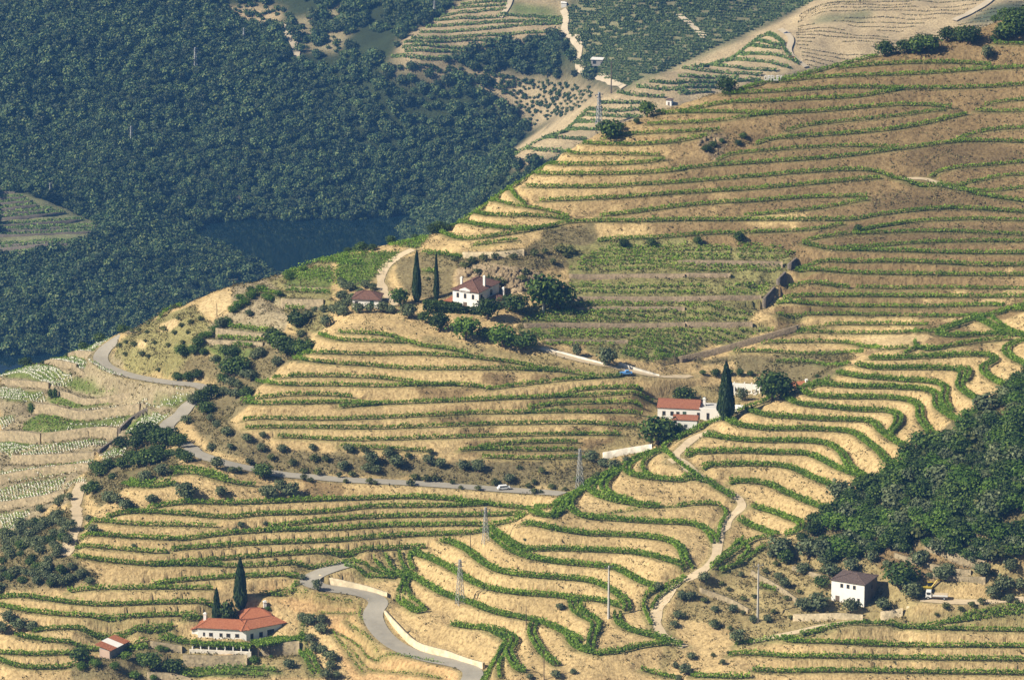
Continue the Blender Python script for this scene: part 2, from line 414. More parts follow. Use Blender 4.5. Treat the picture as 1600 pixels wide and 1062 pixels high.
# hidden ground behind the crests and beyond: X-slope by px, distance, height
SIL = [(-250,660,78),(-100,622,80),(0,586,84),(75,560,95),(150,533,107),(200,516,112),(250,486,121),(340,452,130),(430,431,133),(500,406,137),(600,381,141),(690,372,145),(740,328,149),(780,303,152.5),(830,274,156),(900,228,162),(950,200,165.5),(1030,176,168.5),(1130,143,173.5),(1200,134,175),(1250,121,177),(1310,105,179),(1380,89,181.5),(1450,68,184),(1520,56,186),(1600,20,192),(1720,-30,199)]
HIDDEN = []
for px_, py_, z_ in SIL:
    a_, d_ = ray(px_, py_); Yc = (CAM_Z-z_)/d_; HIDDEN.append((px_, Yc, z_))
    for dY, dr in ((25, 7), (60, 22), (120, 50), (200, 85), (320, 130)): HIDDEN.append((px_, Yc+dY, CAM_Z-d_*(Yc+dY)-dr))
HIDDEN += [(px, Y, z) for px in (-150, 50, 250, 450, 600) for Y, z in ((1900, -125), (2100, -190), (2250, -206))] + \
 [(px, Y, z) for px in (750, 900, 1050) for Y, z in ((1900, -90), (2100, -130))] + \
 [(px, Y, z) for px in (1200, 1350, 1500, 1750) for Y, z in ((1950, -80), (2150, -110), (2300, -80))] + \
 [(px, Y, z) for px in (-200, 100, 400) for Y, z in ((2380, -207), (2410, -204), (2200, -206))] + \
 [(550, 2200, -206), (550, 2400, -206), (550, 2550, -206), (400, 2500, -205), (430, 2600, -207), (500, 2650, -207), (330, 2660, -206), (600, 2620, -206), (720, 2400, -190), (700, 2550, -198),
  (820, 2200, -110), (950, 2200, -100), (1100, 2250, -85), (770, 2420, -170), (900, 2470, -150), (1000, 2520, -135), (1150, 2560, -120), (860, 2560, -170), (960, 2560, -125),
  (1350, 2650, -60), (1600, 2650, -50), (1350, 2900, -50), (1600, 2900, -20), (1000, 3000, -20), (700, 3050, -40), (300, 3100, -20), (0, 3100, -20), (-200, 3100, -20), (1750, 3100, 0), (1200, 3100, -10),
  (-200, 900, 60), (200, 900, 60), (800, 900, 60), (1200, 900, 60), (1750, 900, 60)]
CTL_Y = """0,540,2426 150,530,2426 300,480,2450 380,440,2520 -100,540,2426 0,500,2450 200,500,2445 0,410,2530 150,400,2535 300,420,2530 0,300,2620 80,320,2610 170,370,2570 -100,300,2620 250,360,2600
330,342,2692 420,340,2696 500,340,2698 600,350,2696 660,345,2690 250,320,2690 200,290,2700 400,310,2712 550,320,2708 700,300,2704
300,200,2785 100,200,2790 0,240,2745 500,230,2755 650,230,2752 760,230,2742 830,190,2750 100,80,2860 300,80,2862 0,0,2920 200,0,2925 400,0,2935 -150,0,2920 -150,150,2820 450,100,2830 550,150,2790 560,60,2860 650,170,2775
780,130,2770 880,150,2745 650,105,2780 620,85,2790 700,60,2810 620,40,2840 750,0,2850 850,0,2850 870,80,2790 900,120,2745 750,90,2790
1130,60,2660 960,133,2620 1000,0,2760 1100,0,2760 1200,0,2760 900,60,2760 1000,70,2690 1180,30,2700
800,235,2310 830,262,2290 870,215,2325 930,158,2350 1000,125,2372 1060,108,2390 1000,180,2335 950,185,2335 900,240,2300 1100,130,2370 1190,60,2440 1200,110,2395 1230,40,2460 1270,8,2490 1300,90,2415 1400,40,2455 1400,0,2490 1600,0,2475 1700,0,2475 1550,15,2465"""
ZONES_WIN = {'ridge':(1060,1300),'low':(1060,1260),'mid':(1180,1400),'upper':(1230,1520),'nose':(1230,1480),'bottom':(1040,1200),'house':(1100,1260),'young':(1100,1260),'nearwood':(1100,1300),
 'left_plots':(1180,1480),'near':(1040,1500),'far':(1850,3200)}
def vnoise(x, y, seed=0):
    xi = np.floor(x).astype(np.int64); yi = np.floor(y).astype(np.int64); fx = x-xi; fy = y-yi
    fx = fx*fx*(3-2*fx); fy = fy*fy*(3-2*fy)
    def h(i, j):
        v = (i*374761393+j*668265263+seed*974634777) & 0xffffffff
        v = ((v ^ (v >> 13))*1274126177) & 0xffffffff
        return ((v ^ (v >> 16)) & 0xffff)/65535.0
    return (h(xi, yi)*(1-fx)+h(xi+1, yi)*fx)*(1-fy)+(h(xi, yi+1)*(1-fx)+h(xi+1, yi+1)*fx)*fy
def fbm(x, y, seed=0, o=4):
    s = 0; a = .5; t = 0
    for k in range(o): s = s+a*vnoise(x*2**k, y*2**k, seed+k); t += a; a *= .5
    return s/t
# ---------------------------------------------------------------- heights of the vine rows: level along a row, a steady bank between rows
def tanof(py): return np.tan(PITCH+np.arctan((np.asarray(py)-531.0)/FPX))
def row_heights():
    S = []; ridx = []; lines = []
    for l in ROWS.strip().splitlines():
        zn, n, zs, s = l.split('|')
        if zn not in ('ridge', 'low', 'mid', 'bottom') or (not zs and zn != 'mid' and n != '2'): continue
        p = smooth(pts(s), 40.0)[:, :2]; m = len(p); st = len(S)
        for i in range(m):
            z0 = None
            if zs: za, zb = (list(map(float, zs.split('>')))*2)[:2]; z0 = za+(zb-za)*i/max(m-1, 1)
            S.append((p[i, 0], p[i, 1], z0, zn))
        lines.append((st, m, zn))
    n = len(S); rows_, cols, vals, rhs = [], [], [], []; eq = 0
    X = np.array([a[0] for a in S]); Yp = np.array([a[1] for a in S]); T = tanof(Yp)
    sl = {'ridge': .46, 'low': .48, 'mid': .36, 'bottom': .42}
    def add(items, r, w):
        nonlocal eq
        for c, v in items: rows_.append(eq); cols.append(c); vals.append(v*w)
        rhs.append(r*w); eq += 1
    for st, m, zn in lines:
        for i in range(st, st+m):
            if S[i][2] is not None: add([(i, 1)], S[i][2], .22)
            if i < st+m-1: add([(i, 1), (i+1, -1)], 0, 1.6)
            j0, j1 = max(i-1, st), min(i+1, st+m-1)
            dx = X[j1]-X[j0]; dy = (Yp[j1]-Yp[j0])/T[i]*1.08; c = abs(dx)/math.hypot(dx, dy) if dx or dy else 1
            se = sl[zn]*max(c, .25); best = None
            for st2, m2, zn2 in lines:
                if st2 == st or zn2 != zn: continue
                for k in range(st2, st2+m2-1):
                    if (X[k]-X[i])*(X[k+1]-X[i]) <= 0 and X[k] != X[k+1]:
                        f = (X[i]-X[k])/(X[k+1]-X[k]); y = Yp[k]*(1-f)+Yp[k+1]*f
                        if y > Yp[i]+3 and (best is None or y < best[0]): best = (y, k, f)
            if best and best[0]-Yp[i] < 70:
                y, k, f = best; d = (tanof(y)-T[i])*1215*se/(se+T[i]); add([(i, 1), (k, -(1-f)), (k+1, -f)], float(d), 1.0)
    A = np.zeros((eq, n)); A[rows_, cols] = 0
    for r, c, v in zip(rows_, cols, vals): A[r, c] += v
    A = np.vstack([A, np.eye(n)*1e-3]); b = np.concatenate([rhs, np.full(n, .11)])
    z = np.linalg.lstsq(A, b, rcond=None)[0]; out = []
    for i in range(n):
        a, d = ray(X[i], Yp[i]); Y = (CAM_Z-z[i])/d
        if not (60 < z[i] < 170): continue
        out.append((a*Y, Y, z[i]))
    return out
# ---------------------------------------------------------------- the land as one height field
def ctl_points():
    P = []
    for w in CTL_Z.split():
        px, py, z = map(float, w.split(',')); a, d = ray(px, py); Y = (CAM_Z-z)/d; P.append((a*Y, Y, z))
    for w in CTL_Y.split():
        px, py, Y = map(float, w.split(',')); a, d = ray(px, py); P.append((a*Y, Y, CAM_Z-d*Y))
    for px, Y, z in HIDDEN: P.append(((px-800)/FPX*Y, Y, z))
    P += row_heights()
    return np.array(P)
P = ctl_points()
sc_ = 100.0
cc = (P[:, 0]/sc_, P[:, 1]/sc_)
def kern(r2): return np.sqrt(r2+0.10**2)
A = kern((cc[0][:, None]-cc[0][None])**2+(cc[1][:, None]-cc[1][None])**2)
n = len(P); near_w = np.where(P[:, 1] < 1500, .035, .03)
M = np.zeros((n+3, n+3)); M[:n, :n] = A-np.diag(near_w)   # regularised
M[:n, n] = 1; M[:n, n+1] = cc[0]; M[:n, n+2] = cc[1]; M[n:, :n] = M[:n, n:].T
sol = np.linalg.solve(M, np.concatenate([P[:, 2]/10, [0, 0, 0]]))
GU = np.arange(-.180, .1801, .0015)
GY = np.concatenate([np.arange(850, 1560, 2.5), np.arange(1560, 2240, 10), np.arange(2240, 3200, 5)])
def rbf(X, Y):
    X = X/sc_; Y = Y/sc_; out = sol[n]+sol[n+1]*X+sol[n+2]*Y
    for i in range(n): out += sol[i]*np.sqrt((X-cc[0][i])**2+(Y-cc[1][i])**2+0.01)
    return out*10
gx, gy = np.meshgrid(GU, GY)
HB = rbf(gx*gy, gy)
HB = np.maximum(HB, RIVER-9)
HB += 9*(fbm(gx*gy/30, gy/30, 5, 3)-.5)*np.clip((gy-2240)/40, 0, 1)
HB += 26*(fbm(gx*gy/75+.35*gy/75, gy/150, 15, 2)-.5)*np.clip((gy-2690)/90, 0, 1)*np.clip((.005-gx)/.03, 0, 1)
def bil(F, U, Y):
    fu = np.clip((U-GU[0])/(GU[1]-GU[0]), 0, len(GU)-1.001); iu = fu.astype(int); fu = fu-iu
    iy = np.clip(np.searchsorted(GY, Y, side='right')-1, 0, len(GY)-2); fy = np.clip((Y-GY[iy])/(GY[iy+1]-GY[iy]), 0, 1)
    return (F[iy, iu]*(1-fu)+F[iy, iu+1]*fu)*(1-fy)+(F[iy+1, iu]*(1-fu)+F[iy+1, iu+1]*fu)*fy
def base_h(X, Y):
    X = np.asarray(X, float); Y = np.asarray(Y, float); return bil(HB, X/Y, Y)
def cast(px, py, win='near'):
    """first meeting of a sight line with the land inside a distance window (nearest approach if it only grazes a crest)"""
    y0, y1 = ZONES_WIN[win] if isinstance(win, str) else win
    px = np.atleast_1d(np.asarray(px, float)); py = np.atleast_1d(np.asarray(py, float))
    a, d = ray(px, py)
    Ys = np.arange(y0, y1, 1.5 if y1 < 1700 else 4.0)
    Z = CAM_Z-d[:, None]*Ys[None]; H = bil(HB, np.broadcast_to(a[:, None], Z.shape), np.broadcast_to(Ys[None], Z.shape))
    D = Z-H; hit = D < 0; hit[:, 0] = False
    first = np.where(hit.any(1), hit.argmax(1), -1); out = np.zeros((len(px), 3))
    for i in range(len(px)):
        k = first[i]
        if k > 0:
            t = D[i, k-1]/(D[i, k-1]-D[i, k]+1e-9) if D[i, k-1] > 0 else 0
            Y = Ys[k-1]+(Ys[k]-Ys[k-1])*t
        else: Y = Ys[D[i].argmin()]
        out[i] = (a[i]*Y, Y, 0)
    out[:, 2] = base_h(out[:, 0], out[:, 1]); return out
def resample(p, step):
    p = np.asarray(p); s = np.concatenate([[0], np.cumsum(np.hypot(np.diff(p[:, 0]), np.diff(p[:, 1])))])
    k = max(2, int(s[-1]/step)+1); t = np.linspace(0, s[-1], k)
    return np.stack([np.interp(t, s, p[:, j]) for j in range(p.shape[1])], 1)
def relax(p, it=3):
    p = p.copy()
    for _ in range(it): p[1:-1] = .25*p[:-2]+.5*p[1:-1]+.25*p[2:]
    return p
def trace(s, win, step=.7, dense=5.0, extend=False):
    q = smooth(pts(s), dense)[:, :2]
    if extend:                                   # rows that leave the frame go on past it
        for end in (0, -1):
            e = q[end]; d_ = e-q[4 if end == 0 else -5] if len(q) > 5 else e*0
            if (e[0] > 1588 and d_[0] > 0) or (e[0] < 8 and d_[0] < 0):
                d_ = d_/np.hypot(*d_); add = np.array([e+d_*np.array([1, .35])*k for k in range(5, 115, 5)]); q = np.vstack([q, add]) if end == -1 else np.vstack([add[::-1], q])
    p = cast(q[:, 0], q[:, 1], win)
    # drop jumps across a crest
    lim = 28 if np.median(p[:, 1]) < 1700 else 60; mid = int(np.argmin(np.abs(p[:, 1]-np.median(p[:, 1])))); keep = [mid]
    for rng_ in (range(mid+1, len(p)), range(mid-1, -1, -1)):
        last_ = mid
        for i in rng_:
            if abs(p[i, 1]-p[last_, 1]) < lim: keep.append(i); last_ = i
    keep = sorted(keep)
    p = p[keep]
    p = relax(resample(p, step), 6)
    p[:, 2] = base_h(p[:, 0], p[:, 1]); return p
rows = []
for l in ROWS.strip().splitlines():
    zn, k, zs, s = l.split('|'); p = trace(s, ZONES_WIN[zn], extend=True)
    p[:, 2] = relax(p[:, 2:3], 12)[:, 0]
    rows.append((zn, int(k), p))
farrows = [(l.split('|')[0], trace(l.split('|')[1], {'spur': (2600, 3100), 'mids': (2230, 2560), 'left': (2400, 2720)}[l.split('|')[0]], 2.0)) for l in FARROWS.strip().splitlines()]
roads = [(l.split('|')[0], float(l.split('|')[1]), trace(l.split('|')[2], 'near', 1.0)) for l in ROADS.strip().splitlines()]
for r in roads: r[2][:, 2] = relax(r[2][:, 2:3], 40)[:, 0]
farroads = [(l.split('|')[0], float(l.split('|')[1]), trace(l.split('|')[2], 'far', 3.0)) for l in FARROADS.strip().splitlines()]
walls = [(l.split('|')[0], float(l.split('|')[1]), trace(l.split('|')[2], 'near', 1.0)) for l in WALLS.strip().splitlines()]
for w in walls: w[2][:, 2] = relax(w[2][:, 2:3], 15)[:, 0]
# ---------------------------------------------------------------- helpers: numpy meshes, noise, polygons, tagging
def inpoly(x, y, poly):
    poly = np.asarray(poly); c = np.zeros(x.shape, bool); j = len(poly)-1
    for i in range(len(poly)):
        xi, yi = poly[i]; xj, yj = poly[j]
        if yi != yj: c ^= ((yi > y) != (yj > y)) & (x < (xj-xi)*(y-yi)/(yj-yi)+xi)
        j = i
    return c
def link_mesh(name, verts, faces, mats, parent=None, smooth_=False, mi=None):
    """faces: (n,4) or (n,3) int array, or list of both"""
    me = bpy.data.meshes.new(name)
    if not isinstance(faces, (list, tuple)): faces = [faces]
    faces = [np.asarray(f, np.int32) for f in faces if len(f)]
    verts = np.asarray(verts, np.float32)
    me.vertices.add(len(verts)); me.vertices.foreach_set('co', verts.ravel())
    nl = sum(f.size for f in faces); nf = sum(len(f) for f in faces)
    me.loops.add(nl); me.polygons.add(nf)
    me.loops.foreach_set('vertex_index', np.concatenate([f.ravel() for f in faces]))
    tot = np.concatenate([np.full(len(f), f.shape[1], np.int32) for f in faces])
    me.polygons.foreach_set('loop_start', np.concatenate([[0], np.cumsum(tot)[:-1]]).astype(np.int32))
    me.polygons.foreach_set('loop_total', tot)
    if smooth_: me.polygons.foreach_set('use_smooth', np.ones(nf, bool))
    if mi is not None: me.polygons.foreach_set('material_index', np.asarray(mi, np.int32))
    me.update(calc_edges=True)
    for m in (mats if isinstance(mats, (list, tuple)) else [mats]): me.materials.append(m)
    o = bpy.data.objects.new(name, me); COL.objects.link(o)
    if parent is not None: o.parent = parent
    return o
def tag(o, label=None, cat=None, group=None, kind=None):
    if label: o['label'] = label
    if cat: o['category'] = cat
    if group: o['group'] = group
    if kind: o['kind'] = kind
    return o
def empty(name, loc, rz=0.0, s=1.0):
    o = bpy.data.objects.new(name, None); COL.objects.link(o); o.location = loc; o.rotation_euler = (0, 0, rz); o.scale = (s,)*3
    o.empty_display_size = .5; return o
# ---------------------------------------------------------------- materials
def new_mat(name):
    m = bpy.data.materials.new(name); m.use_nodes = True; nt = m.node_tree
    return m, nt, nt.nodes, nt.links, nt.nodes['Principled BSDF']
def mix_rgb(nt, a, b, f, mode='MIX'):
    n = nt.nodes.new('ShaderNodeMix'); n.data_type = 'RGBA'; n.blend_type = mode
    for s, v in ((6, a), (7, b), (0, f)):
        if hasattr(v, 'is_output') or isinstance(v, bpy.types.NodeSocket): nt.links.new(v, n.inputs[s])
        elif s == 0: n.inputs[0].default_value = v
        else: n.inputs[s].default_value = (*v, 1)
    return n.outputs[2]
def noise(nt, scale, detail=3, rough=.6, vec=None, geo=True):
    n = nt.nodes.new('ShaderNodeTexNoise'); n.inputs['Scale'].default_value = scale; n.inputs['Detail'].default_value = detail
    n.inputs['Roughness'].default_value = rough
    if vec is None:
        if geo: g = nt.nodes.new('ShaderNodeNewGeometry'); nt.links.new(g.outputs['Position'], n.inputs['Vector'])
        else: g = nt.nodes.new('ShaderNodeTexCoord'); nt.links.new(g.outputs['Object'], n.inputs['Vector'])
    else: nt.links.new(vec, n.inputs['Vector'])
    return n.outputs[0]
def ramp(nt, fac, stops):
    r = nt.nodes.new('ShaderNodeValToRGB'); e = r.color_ramp.elements
    while len(e) < len(stops): e.new(.5)
    for i, (p, c) in enumerate(stops): e[i].position = p; e[i].color = (*c, 1) if len(c) == 3 else c
    nt.links.new(fac, r.inputs[0]); return r.outputs[0]
def plain(name, col, rough=.85, var=.15, scale=1.5, bump=0.0, metal=0.0):
    m, nt, N, L, b = new_mat(name)
    f = noise(nt, scale, 4, .6, geo=True)
    c = ramp(nt, f, [(.25, tuple(x*(1-var) for x in col)), (.75, tuple(min(1, x*(1+var)) for x in col))])
    L.new(c, b.inputs['Base Color']); b.inputs['Roughness'].default_value = rough; b.inputs['Metallic'].default_value = metal
    b.inputs['Specular IOR Level'].default_value = .25
    if bump:
        bp = N.new('ShaderNodeBump'); bp.inputs['Strength'].default_value = bump; bp.inputs['Distance'].default_value = .2
        L.new(noise(nt, scale*4, 3), bp.inputs['Height']); L.new(bp.outputs[0], b.inputs['Normal'])
    return m
def leafmat(name, dark, mid, light, transl=.25, objvar=.25, rough=.6):
    m, nt, N, L, b = new_mat(name)
    g = N.new('ShaderNodeNewGeometry')
    c = ramp(nt, g.outputs['Random Per Island'], [(0, dark), (.55, mid), (1, light)])
    oi = N.new('ShaderNodeObjectInfo')
    v = ramp(nt, oi.outputs['Random'], [(0, (1-objvar,)*3), (1, (1+objvar, 1+objvar*.9, 1+objvar*.6))])
    c = mix_rgb(nt, c, v, 1.0, 'MULTIPLY')
    big = ramp(nt, noise(nt, .12, 2), [(.3, (.82, .86, .82)), (.7, (1.15, 1.08, .95))])
    c = mix_rgb(nt, c, big, 1.0, 'MULTIPLY')
    L.new(c, b.inputs['Base Color']); b.inputs['Roughness'].default_value = rough; b.inputs['Specular IOR Level'].default_value = .2
    if transl:
        t = N.new('ShaderNodeBsdfTranslucent'); L.new(mix_rgb(nt, c, (1.25, 1.3, .7), 1.0, 'MULTIPLY'), t.inputs['Color'])
        s = N.new('ShaderNodeMixShader'); s.inputs[0].default_value = transl
        L.new(b.outputs[0], s.inputs[1]); L.new(t.outputs[0], s.inputs[2]); L.new(s.outputs[0], N['Material Output'].inputs[0])
    return m
# the land: base colour from the painted soil map, broken up by soil, stones, dry grass tufts and rills
def land_material():
    m, nt, N, L, b = new_mat('land')
    a = N.new('ShaderNodeAttribute'); a.attribute_name = 'soil'
    at = N.new('ShaderNodeAttribute'); at.attribute_name = 'tuft'
    c = mix_rgb(nt, a.outputs['Color'], ramp(nt, noise(nt, .07, 5, .65), [(.3, (.80, .78, .74)), (.7, (1.16, 1.15, 1.12))]), 1.0, 'MULTIPLY')
    c = mix_rgb(nt, c, ramp(nt, noise(nt, .9, 6, .75), [(.32, (.66, .63, .58)), (.5, (1, 1, 1)), (.72, (1.28, 1.26, 1.2))]), 1.0, 'MULTIPLY')
    gp = N.new('ShaderNodeNewGeometry'); mp = N.new('ShaderNodeMapping'); mp.inputs['Scale'].default_value = (1.5, 1.5, .28); L.new(gp.outputs['Position'], mp.inputs['Vector'])
    rill = noise(nt, 1.0, 5, .7, mp.outputs[0]); c = mix_rgb(nt, c, ramp(nt, rill, [(.36, (.62, .58, .52)), (.5, (1, 1, 1)), (.7, (1.18, 1.17, 1.14))]), 1.0, 'MULTIPLY')
    n2 = noise(nt, 1.7, 4, .7)
    tf = N.new('ShaderNodeMath'); tf.operation = 'ADD'; L.new(n2, tf.inputs[0]); L.new(at.outputs['Fac'], tf.inputs[1])
    f = ramp(nt, tf.outputs[0], [(.80, (0, 0, 0)), (.95, (1, 1, 1))])
    tc = ramp(nt, noise(nt, .25, 3), [(.35, (.10, .085, .04)), (.65, (.12, .13, .04))])
    c = mix_rgb(nt, c, tc, f)
    L.new(c, b.inputs['Base Color']); b.inputs['Roughness'].default_value = .95; b.inputs['Specular IOR Level'].default_value = .1
    bp = N.new('ShaderNodeBump'); bp.inputs['Strength'].default_value = .9; bp.inputs['Distance'].default_value = .5
    mth = N.new('ShaderNodeMath'); mth.operation = 'MULTIPLY_ADD'; mth.inputs[1].default_value = .9
    L.new(rill, mth.inputs[0]); L.new(noise(nt, .4, 5, .6), mth.inputs[2])
    L.new(mth.outputs[0], bp.inputs['Height']); L.new(bp.outputs[0], b.inputs['Normal'])
    return m
MAT = {'land': land_material()}
# ---------------------------------------------------------------- fine grid of the land, cut by platforms, walls and roads
U0, U1, DU = -.158, .158, .00036
FU = np.arange(U0, U1, DU); NY0, NY1, DYN = 1056.0, 1462.0, .55
FYn = np.arange(NY0, NY1, DYN)
UU, YY = np.meshgrid(FU, FYn); XX = UU*YY
Hn = bil(HB, UU, YY)
def stamp(path, rad, data=None):
    """nearest path point of every grid cell within rad: distance and index"""
    iy = (path[:, 1]-NY0)/DYN; iu = (path[:, 0]/path[:, 1]-U0)/DU
    ry = int(rad/DYN)+1; ru = int(rad/(DU*1100))+1
    by = np.rint(iy).astype(int); bu = np.rint(iu).astype(int)
    D = np.full(Hn.shape, 1e9, np.float32); I = np.full(Hn.shape, -1, np.int32)
    lo = max(by.min()-ry, 0); hi = min(by.max()+ry+1, Hn.shape[0])
    for oy in range(-ry, ry+1):
        for ou in range(-ru, ru+1):
            cy = by+oy; cu = bu+ou; ok = (cy >= 0) & (cy < Hn.shape[0]) & (cu >= 0) & (cu < Hn.shape[1])
            if not ok.any(): continue
            cy = cy[ok]; cu = cu[ok]; idx = np.nonzero(ok)[0]
            d = np.hypot(XX[cy, cu]-path[idx, 0], YY[cy, cu]-path[idx, 1]).astype(np.float32)
            g = d < rad
            cy, cu, idx, d = cy[g], cu[g], idx[g], d[g]
            np.minimum.at(D, (cy, cu), d)
            w = D[cy, cu] == d
            I[cy[w], cu[w]] = idx[w]
    return D, I
def sstep(a, b, x): t = np.clip((x-a)/(b-a), 0, 1); return t*t*(3-2*t)
H0 = Hn.copy()
allp = np.concatenate([p for _, k, p in rows]); allk = np.concatenate([np.full(len(p), k) for _, k, p in rows])
D, I = stamp(allp, 5.5)
on = I >= 0; zr = allp[I, 2]; up = (H0 > zr)
flat = np.where(allk[I] == 2, 2.3, 1.3)
dd = np.where(up, D, D)
w = np.where(up, 1-sstep(flat, flat+2.2, dd), 1-sstep(flat*.45, flat*.45+2.6, dd)); w[~on] = 0
rowd = np.where(on, D, 99.0)
Hn = Hn*(1-w)+zr*w
PADS = [(745, 484, 9.0), (585, 483, 6), (1080, 648, 10), (1335, 945, 7.5), (370, 997, 7), (170, 1025, 5), (1200, 618, 7)]
PADP = []
for px, py, r in PADS:
    c = cast(px, py)[0]; d = np.hypot(XX-c[0], YY-c[1]); w = 1-sstep(r, r+7, d); Hn = Hn*(1-w)+c[2]*w; PADP.append(c)
for kind_, h, p in walls:
    D, I = stamp(p, 10.0); on = I >= 0; zt = p[I, 2]; up = H0 > zt
    wu = (1-sstep(2.5, 5.5, D))*on*up
    Hn = Hn*(1-wu)+zt*wu
    wd = (1-sstep(1.2, 10.0, D))*on*(~up)
    Hn = Hn*(1-wd)+np.minimum(Hn, zt-h)*wd
roadd = np.full(Hn.shape, 99.0)
for kind_, hw, p in roads:
    D, I = stamp(p, hw+4); on = I >= 0
    w = (1-sstep(hw+.7, hw+3.5, D))*on
    Hn = Hn*(1-w)+p[I, 2]*w
    roadd = np.minimum(roadd, np.where(on, D-hw, 99))
amp = .12+.5*sstep(1.0, 4.0, rowd)*sstep(0.5, 4, roadd)
Hn += amp*(fbm(XX/5, YY/5, 3, 4)-.5)*1.6+amp*.4*(vnoise(XX/.9, YY/1.3, 8)-.5)*(rowd > 1.5)
def land_h(X, Y):
    X = np.atleast_1d(np.asarray(X, float)); Y = np.atleast_1d(np.asarray(Y, float))
    out = base_h(X, Y); inn = (Y > NY0) & (Y < NY1-1)
    fu = np.clip((X/Y-U0)/DU, 0, len(FU)-1.001); fy = np.clip((Y-NY0)/DYN, 0, len(FYn)-1.001); iu = fu.astype(int); iy = fy.astype(int); fu -= iu; fy -= iy
    v = (Hn[iy, iu]*(1-fu)+Hn[iy, iu+1]*fu)*(1-fy)+(Hn[iy+1, iu]*(1-fu)+Hn[iy+1, iu+1]*fu)*fy
    return np.where(inn, v, out)
# ---------------------------------------------------------------- soil map
TAN = (.47, .355, .182); TANL = (.53, .415, .23); BRN = (.235, .17, .086); DBRN = (.18, .132, .068); DRY = (.30, .245, .12); GRN = (.13, .165, .05)
STN = (.30, .255, .165); ROCK = (.33, .26, .17); ORG = (.50, .34, .17); SCR = (.19, .16, .085)
